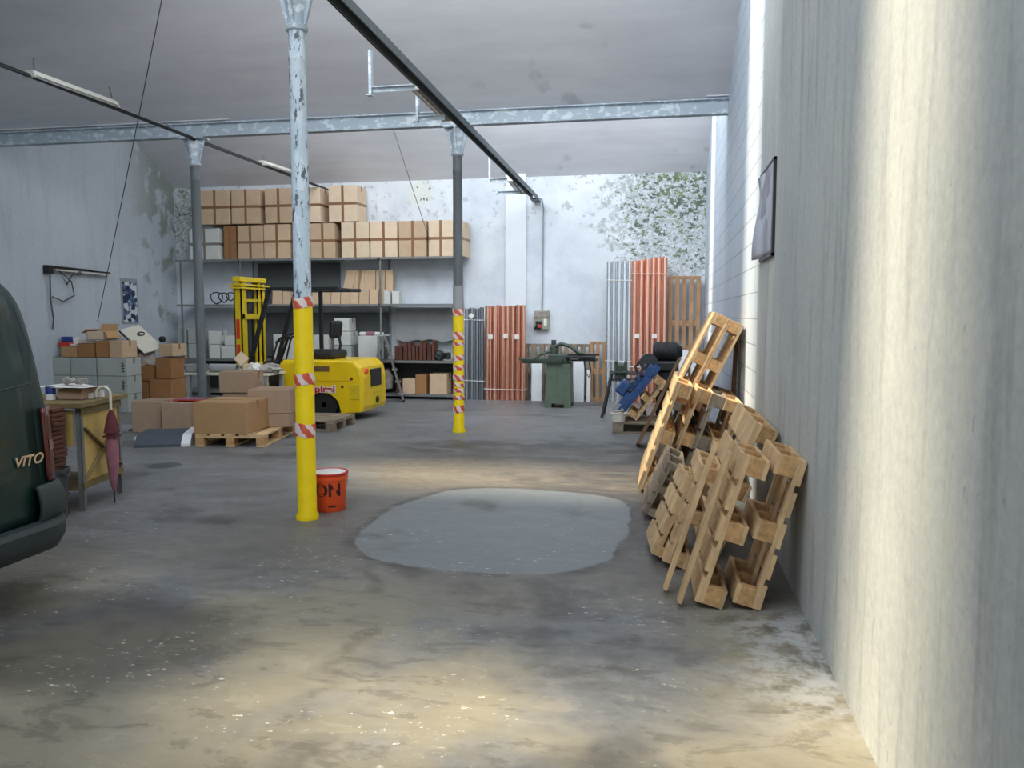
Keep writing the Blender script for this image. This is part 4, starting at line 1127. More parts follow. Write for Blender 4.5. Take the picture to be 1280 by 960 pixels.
mb = MB(); mb.bx(-.16, .16, .02, .3, .72, .87, .02); mb.bx(-.14, -.01, .03, .25, .85, 1.02, .03); mb.cyl((-.08, .1, 1.0), (-.08, .1, 1.10), .04); mb.build('cutting_head', K['green_dark'], root)
mb = MB(); mb.tube([(-.1, .06, .98), (.05, .04, 1.04), (.2, .02, 1.0), (.33, .0, .90), (.42, -.02, .88)], [.026, .03, .03, .026, .022], 10); mb.tube([(-.12, .06, .92), (-.3, .0, .86), (-.38, -.02, .80)], .022, 8)
mb.build('hand_lever', K['green_dark'], root, True)
mb = MB(); mb.bx(.12, .6, -.02, .10, .80, .85, .01); mb.bx(.10, .66, .05, .12, .85, .88); mb.cyl((.2, -.03, .79), (.34, -.03, .79), .02); mb.build('back_stop', K['blackmetal'], root)
mb = MB(); mb.tube([(.42, .05, .76), (.44, .03, .6), (.50, .03, .5), (.53, .03, .62), (.5, .05, .75)], .012, 6); mb.build('hanging_cable', K['cable'], root, True)

# ------------------------------------------------------------------ vise stand, blue rack, tub, dark machine on the right
v0 = at(752, 524, Z=0)
root = thing('vise_stand', 'tubular steel stand carrying a dark green pipe vise', 'stand', (v0.x, v0.y, 0))
for y_ in (0, .42):
    for xa, xb in ((.0, .13), (.62, .5)):
        mb = MB(); mb.tube([(xa, y_, 0.02), (xb, .1 + y_ * .5, .66)], .022, 10); mb.build('leg', K['steel_dark'], root, True)
mb = MB()
for y_ in (.1, .31): mb.tube([(.10, y_, .66), (.56, y_, .66)], .02, 8); mb.tube([(.09, y_, .56), (.55, y_, .56)], .014, 8)
mb.build('top_bar', K['blackmetal'], root, True)
mb = MB(); mb.bx(.16, .36, .06, .34, .66, .70, .01); mb.bx(.18, .34, .10, .30, .56, .80, .03); mb.bx(.17, .21, .08, .32, .70, .84, .01); mb.bx(.31, .35, .08, .32, .70, .84, .01); mb.cyl((.26, .02, .70), (.26, .36, .70), .035)
vv = mb.build('vise_body', K['green_dark'], root)
mb = MB(); mb.tube([(.26, .02, .60), (.26, -.06, .60)], .014, 8); mb.tube([(.17, -.06, .63), (.36, -.06, .57)], .008, 6); mb.build('vise_screw', K['steel_dark'], vv, True)

# flat pallet carrying the blue rack
def make_pallet(L=1.2, W=.8, nd=5):
    """euro pallet: length on x, width on y, deck on top; every board and block a child"""
    root = bpy.data.objects.new('wooden_pallet', None); COL.objects.link(root); root.empty_display_size = .1
    bw = W / (nd * 1.22)
    def add(nm, mat, *a, **k):
        mb = MB(); mb.bx(*a, k.get('bev', .003)); mb.build(nm, mat, root)
    for k in range(nd):
        y = -W / 2 + bw / 2 + (W - bw) * k / (nd - 1)
        add('deck_board', K['wood'], -L / 2, L / 2, y - bw / 2, y + bw / 2, .122, .144)
    for x in (-L / 2 + .07, 0, L / 2 - .07):
        add('cross_board', K['wood'], x - .07, x + .07, -W / 2, W / 2, .100, .122)
        for y in (-W / 2 + .05, 0, W / 2 - .05):
            add('block', K['chip'], x - .07, x + .07, y - .05, y + .05, .022, .100, bev=.006)
    for y in (-W / 2 + .05, 0, W / 2 - .05):
        add('skid', K['wood'], -L / 2, L / 2, y - .05, y + .05, 0, .022)
    return root
PROTO = make_pallet()
PROTO4 = make_pallet(nd=4)
used = [False]
def pallet(mat4, label, group=None, grey=False, scale=(1, 1, 1), src=None):
    if src == 'new4': o = PROTO4
    elif src is not None: o = copy_tree(src)
    elif not used[0] and not grey:
        o = PROTO; used[0] = True
    else:
        o = copy_tree(PROTO)
    o.matrix_world = mat4 @ Matrix.Diagonal((*scale, 1))
    tag(o, label, 'pallet', group)
    if grey:
        for ch in o.children:
            ch.data = ch.data.copy(); ch.data.materials[0] = K['wood_grey']
    return o
def flat(x, y, rz, z=0): return Matrix.Translation((x, y, z)) @ Matrix.Rotation(rz, 4, 'Z')
def lean_A(xb, y0, ang, W=.8, L=1.2, out=True, yaw=0.0, zb=0.0, roll=0.0):
    """standing on its long side: length runs along the wall from y0 away; xb is the lower inner edge"""
    a = math.radians(ang); u = Vector((math.cos(a), 0, math.sin(a))); n = Vector((-math.sin(a), 0, math.cos(a)))
    if out: cx, cy, cz = Vector((0, -1, 0)), u, n; o = Vector((0, L / 2, 0)) + u * W / 2
    else: cx, cy, cz = Vector((0, 1, 0)), u, -n; o = Vector((0, L / 2, 0)) + u * W / 2 + n * .144
    m = Matrix(((cx.x, cy.x, cz.x, o.x), (cx.y, cy.y, cz.y, o.y), (cx.z, cy.z, cz.z, o.z), (0, 0, 0, 1)))
    return Matrix.Translation((xb, y0, zb)) @ Matrix.Rotation(math.radians(yaw), 4, 'Z') @ Matrix.Rotation(math.radians(roll), 4, 'X') @ m
def lean_B(xb, y0, ang, W=.8, L=1.2, out=True, yaw=0.0, zb=0.0):
    """standing on its short side: length leans up towards the wall"""
    a = math.radians(ang); u = Vector((math.cos(a), 0, math.sin(a))); n = Vector((-math.sin(a), 0, math.cos(a)))
    if out: cx, cy, cz = u, Vector((0, 1, 0)), n; o = Vector((0, W / 2, 0)) + u * L / 2
    else: cx, cy, cz = u, Vector((0, -1, 0)), -n; o = Vector((0, W / 2, 0)) + u * L / 2 + n * .144
    m = Matrix(((cx.x, cy.x, cz.x, o.x), (cx.y, cy.y, cz.y, o.y), (cx.z, cy.z, cz.z, o.z), (0, 0, 0, 1)))
    return Matrix.Translation((xb, y0, zb)) @ Matrix.Rotation(math.radians(yaw), 4, 'Z') @ m

GP = 'wooden pallets leaning along the right wall'
pallet(lean_A(.525, 4.12, 75, L=.5, out=False), 'nearest wooden pallet, standing on edge right against the right wall', GP, scale=(.5 / 1.2, 1, 1))
pallet(lean_A(.335, 4.10, 74, L=.46, out=True, yaw=1), 'near wooden pallet leaning on the nearest one, second from the wall', GP, scale=(.46 / 1.2, 1, 1))
pallet(lean_A(.10, 4.84, 66, W=.52, L=.46, out=True, yaw=5), 'small short pallet leaning at the floor side with its four boards facing the hall', GP, scale=(.46 / 1.2, .52 / .8, 1), src='new4')
pallet(lean_A(.17, 4.72, 70, W=.62, L=.6, out=True, yaw=0), 'pallet hidden between the small short pallet and the near pair', GP, scale=(.6 / 1.2, .62 / .8, 1))
pallet(lean_A(.385, 5.02, 67, W=.86, out=True), 'pallet with its broad deck boards facing the hall, just behind the near pair', GP, scale=(1, .86 / .8, 1), src=PROTO4)
pallet(lean_A(.02, 5.85, 64, W=.42, L=.8, out=True), 'grey weathered pallet low down behind the small short pallet', GP, True, scale=(.8 / 1.2, .42 / .8, 1))
pallet(lean_A(-.03, 6.75, 71, W=.96, out=True), 'sunlit pallet farthest out from the wall, leaning beyond the grey weathered one', GP, scale=(1, 1.2, 1))
pallet(lean_A(.15, 6.88, 70, W=.9, out=True), 'sunlit pallet second from the floor side in the far group', GP, scale=(1, 1.125, 1))
pallet(lean_A(.30, 6.86, 71, W=.85, out=True), 'greyish pallet third in the far group, below the topmost one', GP, True, scale=(1, 1.06, 1))
pallet(lean_A(.46, 6.84, 73, W=.8, out=False), 'pallet of the far group closest to the wall, carrying the topmost one', GP)
pallet(lean_B(.36, 7.35, 64, L=.86, out=False, zb=.63), 'upper sunlit pallet against the wall, tilted high above the far group', GP, scale=(.86 / 1.2, 1, 1))
pallet(lean_B(.23, 7.33, 64, L=.86, out=True, zb=.695), 'topmost sunlit pallet, lying outermost on the tilted pair above the far group', GP, scale=(.86 / 1.2, 1, 1))
pallet(lean_B(.02, 8.45, 66, out=True), 'weathered grey pallet standing tall behind the topmost sunlit one', GP, True)
pallet(flat(.02, 10.56, 0.02), 'weathered flat pallet on the floor under the blue rack', None, True)
pallet(lean_A(-.28, 10.30, 52, W=.6, L=.6, out=False, zb=.15), 'small pale pallet tilted against the blue rack', None, scale=(.5, .75, 1))
def plank(a, b_, w, h, mat, label, name='loose_plank', up=(0, 0, 1)):
    a, b_ = Vector(a), Vector(b_); d = b_ - a
    mb = MB(); mb.bar((0, 0, 0), d, w, h, up, .003)
    o = mb.build(name, mat, None, False, a); tag(o, label, 'plank'); return o
plank((.12, 4.13, .02), (.36, 4.22, .80), .10, .022, K['wood'], 'loose thin board propped against the near pallet, closest to the camera', up=(-1, 0, .3))
plank((.05, 4.32, .02), (.31, 4.40, .82), .09, .022, K['wood'], 'loose thin board propped a little behind the first loose one', up=(-1, 0, .3))
plank((-.23, 9.2, .02), (.22, 9.45, .98), .34, .03, K['plank_dark'], 'dark brown board leaning between the pallets and the blue rack', up=(-1, 0, .4))
plank((.685, 7.9, .0), (.72, 7.9, 1.32), .14, .03, K['plank_dark'], 'dark plank standing upright against the right wall behind the topmost pallet', up=(1, 0, 0))
plank((.30, 8.30, .02), (.60, 8.42, 1.1), .3, .012, K['white'], 'white board leaning on the wall behind the topmost pallet', up=(-1, 0, .2))

root = thing('blue_rack', 'blue painted steel machine lying back at a steep tilt on a flat pallet', 'machine', (-.50, 10.35, .15), (0, math.radians(-52) + PI / 2 * 0, 0))
root.scale = (.84, 1, .84)
# local x runs up the tilt
for y_ in (.0, .42):
    mb = MB(); mb.bx(0, 1.0, y_, y_ + .05, 0, .09, .008); mb.bx(.05, .95, y_ + .01, y_ + .04, .09, .12); mb.build('side_rail', K['blue'], root)
for x0, x1, z in ((.18, .42, .10), (.48, .72, .12), (.76, .95, .09)):
    mb = MB(); mb.bx(x0, x1, .03, .44, z, z + .07, .015); mb.bx(x0 + .04, x1 - .04, -.01, .03, .03, .11, .01); mb.build('housing_panel', K['blue'], root)
mb = MB(); mb.bx(.30, .52, .06, .4, .17, .34, .03); mb.build('gear_box', K['blue'], root)
mb = MB(); mb.cyl((.12, .02, .12), (.12, .46, .12), .085); mb.build('grey_roller', K['midgrey'], root, True)
mb = MB()
for k in range(4): mb.cyl((.55 + .11 * k, -.02, .20), (.55 + .11 * k, .48, .20), .025)
mb.build('steel_roller', K['steel_dark'], root, True)
p = at(768, 527, Y=10.22)
root = thing('plastic_tub', 'cream plastic tub with bundled cord on the flat pallet by the blue rack', 'tub', (-.50, 10.24, .146))
mb = MB(); mb.lathe([(.08, 0), (.10, .1), (.11, .105), (.105, .115), (.095, .1), (.075, .01)], 24, cap=False); mb.lathe([(.08, 0.001), (.08, .004)], 24); mb.build('bowl', K['cream'], root, True)
mb = MB(); mb.tube([(.06 * math.cos(k * .9), .06 * math.sin(k * .9), .09 + .004 * k) for k in range(16)], .012, 6); mb.build('cord', K['cloth'], root, True)

root = thing('motor_unit', 'black motor driven pipe machine on a pedestal behind the leaning pallets', 'machine', (.06, 10.99, .0))
e0 = 0
mb = MB(); mb.bx(-.10, .12, .1, .4, e0, .74, .02); mb.bx(-.16, .18, .04, .46, e0 + .001, e0 + .05); mb.build('pedestal', K['blackmetal'], root)
mb = MB(); mb.bx(-.25, .2, .02, .45, .74, .88, .03); mb.bx(-.30, -.12, .0, .3, .80, .96, .03); mb.build('gear_case', K['blackmetal'], root)
mb = MB(); mb.lathe([(.09, -.2), (.13, -.18), (.13, .12), (.10, .15), (.06, .2)], 28, (.05, .2, 1.0), 'X')
for k in range(7): mb.lathe([(.14, -.16 + .04 * k), (.142, -.155 + .04 * k), (.142, -.145 + .04 * k), (.14, -.14 + .04 * k)], 28, (.05, .2, 1.0), 'X')
mb.build('motor', K['black'], root, True)
mb = MB(); mb.lathe([(.02, -.03), (.12, -.03), (.125, 0), (.12, .03), (.02, .03)], 28, (-.2, -.03, .86), 'Y'); mb.cyl((-.2, -.05, .86), (-.2, -.12, .86), .03); mb.build('drive_wheel', K['steel_dark'], root, True)
mb = MB(); mb.tube([(-.3, .1, .9), (-.38, .0, .8), (-.33, -.05, .66), (-.25, 0, .5)], .018, 8); mb.build('hose', K['black'], root, True)

# ================================================================== PALLET LOAD IN THE MIDDLE LEFT
R10 = math.radians(9)
pallet(flat(-4.90, 8.90, R10 + PI / 2), 'wooden pallet on the floor loaded with cardboard boxes left of the nearest column')
pallet(flat(-4.62, 10.02, .03), 'wooden pallet on the floor peeking out behind the nearest column by the forklift wheel', None, True, scale=(1.0 / 1.2, 1, 1))
PZ = .145
GL = 'cartons around the loaded pallet'
def boxpx(px0, px1, ptop, pbot, y, depth, mat, label, tape='top', z0=None, rz=0.0, group=GL, **kw):
    a, b_ = at(px0, pbot, Y=y), at(px1, pbot, Y=y)
    zt_ = at((px0 + px1) / 2, ptop, Y=y).z
    z0 = at((px0 + px1) / 2, pbot, Y=y).z if z0 is None else z0
    return carton(((a.x + b_.x) / 2, y + depth / 2, z0), (b_.x - a.x, depth, zt_ - z0), rz, K[mat], label, group, tape, **kw)
boxpx(241, 305, 503, 545, 8.30, .62, 'carton_dark2', 'large long carton at the front of the loaded pallet', 'top', PZ, R10 * .5)
boxpx(326, 358, 517, 543, 8.95, .42, 'carton2', 'lower carton of the pair at the right side of the loaded pallet', 'top', PZ, R10)
zc_ = at(340, 517, Y=8.95).z
boxpx(308, 358, 487, 517, 8.93, .44, 'carton2', 'upper carton of the pair at the right side of the loaded pallet', 'top', zc_ + .002, R10)
boxpx(275, 320, 515, 540, 9.05, .44, 'carton2', 'bottom carton of the three high stack at the back of the loaded pallet', 'top', PZ, R10 * .6) if False else None
za = at(297, 491, Y=9.38).z
carton((at(297, 480, Y=9.38).x - .0, 9.38 + .18, PZ), (.44, .34, .195), R10, K['carton2'], 'bottom carton of the stack at the back of the loaded pallet', GL)
carton((at(296, 480, Y=9.38).x, 9.38 + .18, PZ + .197), (.44, .34, za - PZ - .199), R10, K['carton2'], 'middle carton of the stack at the back of the loaded pallet', GL)
boxpx(273, 314, 465, 491, 9.36, .36, 'carton2', 'topmost carton of the stack at the back of the loaded pallet', 'top', za, R10)
boxpx(165, 200, 502, 541, 9.12, .42, 'carton2', 'carton standing on the floor at the far left of the loaded pallet', 'top', .002, .05)
boxpx(202, 236, 504, 543, 9.02, .42, 'carton2', 'carton standing on the floor between the leftmost one and the pallet', 'top', .002, .04)
boxpx(359, 371, 511, 537, 9.72, .3, 'carton2', 'small narrow carton half hidden behind the nearest column', 'top', PZ, .03)
p = at(218, 500, Y=9.15)
root = thing('red_folder', 'flat red lid lying on a carton left of the loaded pallet', 'folder', (at(222, 500, Y=9.25).x + .18, 9.30, at(222, 503, Y=9.02).z + .004), (0, 0, .1))
mb = MB(); mb.bx(-.2, .2, -.13, .13, 0, .012, .003); mb.build('lid', K['red'], root)
mb = MB(); mb.bx(-.19, .19, -.12, .12, .012, .02, .002); mb.build('cover_sheet', K['pink'], root)
# dark folded sheet with white end in front of the boxes
q0, q1 = at(165, 560, Z=0), at(240, 558, Z=0)
root = thing('dark_ramp', 'dark grey sloping plastic slab with a white end on the floor left of the pallet', 'slab', (q0.x, q0.y, 0), (0, 0, math.atan2(q1.y - q0.y, q1.x - q0.x)))
Lr = (q1 - q0).length
mb = MB(); mb.prism([(0, 0), (0, .03), (.12, .12), (.55, .14), (.6, .12), (.6, 0)], .02, Lr - .12, 'YZ'); mb.build('slab', K['darkgrey'], root)
mb = MB(); mb.prism([(0, 0), (0, .035), (.12, .13), (.55, .15), (.6, .0)], Lr - .12, Lr - .02, 'YZ'); mb.build('white_end', K['white'], root)
mb = MB(); mb.bx(.0, .06, .1, .2, .06, .11, .01); mb.build('white_corner', K['white'], root)
q = at(170, 545, Z=0)
o = MB().bx(-.35, .25, -.2, .25, 0, .03, .004).build('pale_board', K['midgrey'], None, False, (-6.75, 9.55, 0), (0, 0, .1)); o.location = (-7.0, 9.35, 0); tag(o, 'pale grey board lying on the floor beside the leftmost floor carton', 'board')

# ------------------------------------------------------------------ white table with clutter
ty = 10.06
ta, tb = at(230, 466, Y=ty), at(334, 466, Y=ty)
tz = ta.z
root = thing('table', 'pale narrow table piled with paper and tubes behind the left column', 'table', (ta.x, ty, 0))
Wt = tb.x - ta.x
mb = MB(); mb.bx(0, Wt, 0, .55, tz - .03, tz, .004); mb.build('table_top', K['cream'], root)
for x_ in (.02, Wt - .07):
    for y_ in (.02, .48):
        mb = MB(); mb.bx(x_, x_ + .05, y_, y_ + .05, 0, tz - .03); mb.build('leg', K['midgrey'], root)
def onT(px): return at(px, 464, Y=ty + .12).x
root = thing('cardboard_tube', 'thick grey tube with a dark open end lying on the table', 'tube', ((onT(262) + onT(296)) / 2, ty + .14, tz + .062))
hl = (onT(296) - onT(262)) / 2
mb = MB(); mb.lathe([(.06, -hl), (.06, hl), (.05, hl), (.05, -hl)], 24, axis='X', cap=False); mb.build('tube_wall', K['midgrey'], root, True)
mb = MB(); mb.lathe([(.05, hl - .06), (.05, hl - .055)], 24, axis='X'); mb.build('dark_plug', K['black'], root, True)
root = thing('tray', 'grey plastic tray on the left end of the table', 'tray', (onT(242), ty + .16, tz + .001))
mb = MB(); mb.prism([(-.08, 0), (.08, 0), (.12, .11), (.108, .11), (.07, .012), (-.07, .012), (-.108, .11), (-.12, .11)], -.1, .14, 'XZ'); mb.build('tray_shell', K['midgrey'], root)
mb = MB(); mb.bx(-.11, .11, .13, .14, 0, .11); mb.bx(-.11, .11, -.1, -.09, 0, .11); mb.build('tray_end', K['midgrey'], root)
carton((onT(312), ty + .2, tz + .001), (.17, .24, .125), .05, K['carton_pale'], 'pale small carton with a dark mark on the table, in front of the mast', None, 'top')
root = thing('tilted_card', 'pale square card tilted above the table in front of the forklift mast', 'card', (at(300, 446, Y=ty + .3).x, ty + .34, at(300, 447, Y=ty + .3).z - .02), (-.35, .7, 0))
mb = MB(); mb.bx(-.075, .075, -.02, .02, -.075, .075, .004); mb.build('card_box', K['carton_pale'], root)
for k, (px_, dy, ang, w) in enumerate(((278, .38, .2, .34), (287, .44, -.3, .3), (268, .40, .1, .25))):
    mb = MB()
    for j in range(5): mb.box((0, 0, .012 * j), (w, .22, .008), Euler((0, 0, .25 * math.sin(j * 2.1 + k))).to_matrix(), .001)
    z_ = tz + .002
    o = mb.build('paper_stack', K['paper'], None, False, (onT(px_), ty + dy + (.0 if k else .0), z_ + (.14 if k == 1 else .0) * 0), (0, 0, ang)); tag(o, ('untidy paper stack behind the grey tube', 'untidy paper stack nearest the forklift mast', 'untidy paper stack close to the left column')[k], 'papers', 'papers on the table')
o = MB().blob((0, 0, .05), (.16, .12, .07), 5, .3).build('cloth_pile', K['cloth'], None, True, (onT(345) - .15, ty + .25, tz + .002)); tag(o, 'crumpled grey cloth heaped at the right end of the table', 'cloth')
o = MB().blob((0, 0, .06), (.08, .07, .08), 9, .25).build('paper_ball', K['paper'], None, True, (onT(342) - .28, ty + .12, tz + .002)); tag(o, 'crumpled white paper beside the grey cloth on the table', 'paper')

# ================================================================== LEFT WALL: stacks of boxes
GY = 10.95
rows = [(515, 492.5), (492, 470), (469.5, 447)]
colsx = [(65, 88), (89, 121), (122, 160)]
nm_r = ('bottom', 'middle', 'top'); nm_c = ('left', 'centre', 'right')
zz_ = [at(110, r_[0], Y=GY).z for r_ in rows] + [at(110, 447, Y=GY).z]
zz_[0] = .003
for ri in range(3):
    for ci, (a, b_) in enumerate(colsx):
        xa, xb = at(a, 480, Y=GY).x, at(b_, 480, Y=GY).x
        c_ = carton(((xa + xb) / 2, GY + .17, zz_[ri]), (xb - xa - .008, .34, zz_[ri + 1] - zz_[ri] - .003), 0, K['carton_grey'],
                    'grey carton, %s row, %s column of the block by the left wall' % (nm_r[ri], nm_c[ci]), 'grey cartons by the left wall', 'top', K['tape_grey'])
        if ci == 2 and ri > 0:
            w_ = (xb - xa) / 2
            mb = MB()
            for k in range(6): mb.bx(w_ - .10, w_ - .05 - .012 * (k % 2), -.173, -.169, .06 + .026 * k, .075 + .026 * k)
            mb.build('print_mark', K['inkdark'], c_)
ZT = zz_[3] + .002
GB = 'brown boxes heaped by the left wall'
def heap(px0, px1, ptop, pbot, y, d, mat, lb, z0=None, rz=0, tape='top', rot=None):
    return boxpx(px0, px1, ptop, pbot, y, d, mat, lb, tape, z0, rz, GB, rot=rot)
heap(76, 95, 433, 446, GY + .02, .3, 'carton_dark2', 'small dull brown box at the left on top of the grey cartons', ZT, .03)
heap(98, 119, 429, 446, GY + .03, .3, 'carton_dark', 'brown box with a loose lid on top of the grey cartons', ZT, -.02)
heap(120, 136, 426, 446, GY + .01, .34, 'carton_dark', 'brown box second from the right on top of the grey cartons', ZT, .02)
heap(137, 154, 426, 446, GY + .0, .34, 'carton', 'lighter brown box at the right end on top of the grey cartons', ZT, -.02)
zt2 = at(120, 426, Y=GY).z + .012
# open box on the very top
xa, xb = at(110, 420, Y=GY + .1).x, at(132, 420, Y=GY + .1).x
root = thing('open_box', 'open cardboard box with raised flaps on top of the brown boxes', 'box', ((xa + xb) / 2 + .02, GY + .2, zt2))
w_ = (xb - xa) / 2; h_ = .13
mb = MB(); mb.bx(-w_, w_, -.16, -.152, 0, h_); mb.bx(-w_, w_, .152, .16, 0, h_); mb.bx(-w_, -w_ + .008, -.16, .16, 0, h_); mb.bx(w_ - .008, w_, -.16, .16, 0, h_); mb.bx(-w_, w_, -.16, .16, 0, .008); mb.build('walls', K['carton_pale'], root)
mb = MB(); mb.box((-.02, .20, h_ + .05), (2 * w_ * .98, .008, .14), Euler((-.5, 0, 0)).to_matrix()); mb.build('flap', K['carton_dark2'], root)
mb = MB(); mb.box((-w_ - .05, 0, h_ + .005), (.12, .3, .008), Euler((0, -.5, 0)).to_matrix()); mb.build('flap', K['carton_dark2'], root)
mb = MB(); mb.box((w_ + .03, 0, h_ - .05), (.12, .3, .008), Euler((0, 1.1, 0)).to_matrix()); mb.build('flap', K['carton_dark2'], root)
# coloured packets on the small box
zb_ = at(85, 433, Y=GY).z + .004
for k, (px_, mt, s_, dz, lb) in enumerate(((80, 'red', (.20, .12, .05), 0, 'flat red packet on the small dull brown box'), (88, 'paper', (.16, .1, .03), 0, 'flat white packet on the small dull brown box'), (79, 'bluecan', (.13, .1, .09), .052, 'blue packet standing on the red one'), (91, 'white', (.08, .08, .10), .032, 'white packet standing on the flat white one'))):
    mb = MB(); mb.bx(-s_[0] / 2, s_[0] / 2, -s_[1] / 2, s_[1] / 2, 0, s_[2], .006); mb.bx(-s_[0] / 2 + .02, s_[0] / 2 - .02, -s_[1] / 2 - .001, -s_[1] / 2 + .004, s_[2] * .3, s_[2] * .7)
    o = mb.build('packet', K[mt], None, False, (at(px_, 433, Y=GY + .1).x, GY + .15 + .02 * k, zb_ + dz), (0, 0, .1 * k)); tag(o, lb, 'packet', 'packets on the small brown box')
mb = MB(); mb.box((0, 0, 0), (.42, .3, .008)); o = mb.build('cardboard_sheet', K['carton_pale'], None, False, (at(108, 428, Y=GY).x, GY + .16, at(108, 429, Y=GY).z + .022), (.02, .05, .1)); tag(o, 'loose cardboard sheet lying across the brown boxes', 'lid')
# brown boxes further back in the corner
HY = 12.1
heap(156, 186, 477, 504, HY, .45, 'carton_dark', 'large brown box on the floor right of the grey cartons', .002)
heap(187, 214, 474, 503, HY, .45, 'carton_dark', 'large bulging brown box on the floor nearest the shelves', .002, .04)
zb_ = at(170, 477, Y=HY).z + .012
heap(157, 172, 428, 476, HY + .02, .4, 'carton_dark', 'tall upright brown box beside the grey cartons', zb_, .02)
heap(175, 193, 457, 476, HY + .04, .4, 'carton_dark', 'low brown box in the gap beneath the white bag', zb_)
heap(195, 214, 447, 474, HY + .02, .42, 'carton_dark', 'middle brown box of the stack nearest the shelves', at(200, 474, Y=HY).z + .006, .03)
heap(199, 217, 430, 446, HY + .04, .36, 'carton', 'top brown box of the stack nearest the shelves', at(205, 447, Y=HY).z + .02, -.03)
o = MB().blob((0, 0, .12), (.15, .12, .16), 12, .2).build('white_bag', K['paper'], None, True, (at(184, 457, Y=HY + .2).x, HY + .2, at(184, 457, Y=HY).z + .015)); tag(o, 'crumpled white bag in the gap among the brown boxes', 'bag')
o = MB().blob((0, 0, 0), (.055, .055, .055), 2, .05).build('black_ball', K['black'], None, True, (at(203, 427, Y=HY + .2).x, HY + .2, at(205, 430, Y=HY).z + .07)); tag(o, 'small black ball on the top brown box', 'ball')
# tilted white enamel lid
C4 = [at(150, 414, Y=12.2), at(173, 405, Y=12.5), at(204, 435, Y=12.35), at(181, 442, Y=12.0)]
cen = (C4[0] + C4[1] + C4[2] + C4[3]) / 4
ux = ((C4[2] - C4[1]) + (C4[3] - C4[0])); uy = ((C4[1] - C4[0]) + (C4[2] - C4[3])); lx_, ly_ = ux.length / 2, uy.length / 2
ux.normalize(); nz_ = ux.cross(uy).normalized(); uy = nz_.cross(ux)
root = thing('enamel_lid', 'tilted white enamel panel with a ring handle lying on the brown boxes', 'panel')
root.matrix_world = Matrix(((ux.x, uy.x, nz_.x, cen.x), (ux.y, uy.y, nz_.y, cen.y), (ux.z, uy.z, nz_.z, cen.z), (0, 0, 0, 1)))
mb = MB(); mb.bx(-lx_ / 2, lx_ / 2, -ly_ / 2, ly_ / 2, -.012, .012, .01); mb.build('panel', K['cream'], root)
mb = MB()
mb.bx(-lx_ / 2, lx_ / 2, -ly_ / 2 - .008, -ly_ / 2 + .01, -.035, -.01); mb.bx(-lx_ / 2, lx_ / 2, ly_ / 2 - .01, ly_ / 2 + .008, -.035, -.01); mb.build('dark_rim', K['steel_dark'], root)
mb = MB(); mb.tube([(-.1 + .045 * math.cos(k * PI / 8), .05 + .06 * math.sin(k * PI / 8), .03) for k in range(16)], .009, 6, True); mb.bx(-.13, -.09, .0, .03, .01, .03); mb.build('ring_handle', K['steel_dark'], root, True)

# ------------------------------------------------------------------ workbench with crossed end, bin, umbrella
b0 = Vector((-4.33, 5.34, 0)); b1 = Vector((-4.47, 5.99, 0))
ang = math.atan2(b1.y - b0.y, b1.x - b0.x) - PI / 2
root = thing('workbench', 'wooden workbench on metal legs with a cross braced plywood end', 'workbench', b0, (0, 0, ang))
Lb = (b1 - b0).length; HB = at(106, 503, Y=5.36).z
for (x_, y_) in ((-.03, 0), (-.03, Lb - .04), (-1.3, 0), (-1.3, Lb - .04)):
    mb = MB(); mb.bx(x_, x_ + .04, y_, y_ + .006, 0, HB - .04); mb.bx(x_ + .034, x_ + .04, y_, y_ + .04, 0, HB - .04); mb.build('leg', K['steel'], root)
mb = MB(); mb.bx(-1.36, .05, -.05, Lb + .06, HB - .04, HB, .005); mb.build('bench_top', K['plank_dark2'], root)
z0_ = .22
mb = MB(); mb.bx(-.012, .0, .03, Lb - .03, z0_, HB - .05); ep = mb.build('end_panel', K['plank'], root)
for s in (0, 1):
    mb = MB(); a = (.008, .04, z0_ + .03 if s else HB - .20); b_ = (.008, Lb - .04, HB - .20 if s else z0_ + .03)
    mb.bar(a, b_, .012, .045, (1, 0, 0)); mb.build('brace', K['plank_dark2'], ep)
for z_ in (z0_ - .05, HB - .10):
    mb = MB(); mb.bx(.0, .016, .0, Lb, z_, z_ + .05); mb.build('end_rail', K['plank_dark2'], root)
mb = MB(); mb.bx(-1.28, -.05, .0, .012, .50, HB - .06); mb.build('front_panel', K['plank'], root)
mb = MB(); mb.bx(-1.3, -.03, .0, Lb, .16, .18); mb.build('lower_shelf', K['plank_dark2'], root)
# stack of red brown tiles on edge beside the leg, on the lower shelf
LBT = 'red brown tray in the stack between bench leg and grey bin'
for k in range(9):
    mb = MB(); mb.bx(-.12, .12, -.10, .04, 0, .028, .004); mb.bx(-.13, .13, -.11, -.095, .016, .03)
    o = mb.build('brown_tray', K['bookred'], None, False, (-4.50, 5.22, .56 + .034 * k - .32), (0, 0, .05 * math.sin(k * 2))); tag(o, LBT, 'tray', 'red brown trays by the workbench')
    o.location.z = .002 + .034 * k + .0
for k in range(9, 24):
    o2 = o.copy(); COL.objects.link(o2); o2.location = (-4.50 + .008 * math.sin(k), 5.22, .002 + .034 * k); o2.rotation_euler = (0, 0, .05 * math.sin(k * 2))
# waste bin
bp = at(89, 641, Z=0)
root = thing('waste_bin', 'dark grey plastic bin on the floor between the van and the workbench', 'bin', (bp.x + .0, bp.y - .02 - .16, 0))
hb = at(89, 585, Y=bp.y - .15).z
mb = MB(); mb.lathe([(.09, 0), (.115, hb - .03), (.125, hb - .03), (.125, hb), (.112, hb), (.088, .01)], 28, cap=False); mb.lathe([(.09, .002), (.09, .008)], 28); mb.build('bin_body', K['plastic_grey'], root, True)
mb = MB(); mb.tube([(.118, -.05, hb - .02), (.14, 0, hb - .06), (.118, .05, hb - .02)], .006, 6); mb.build('handle', K['plastic_grey'], root, True)
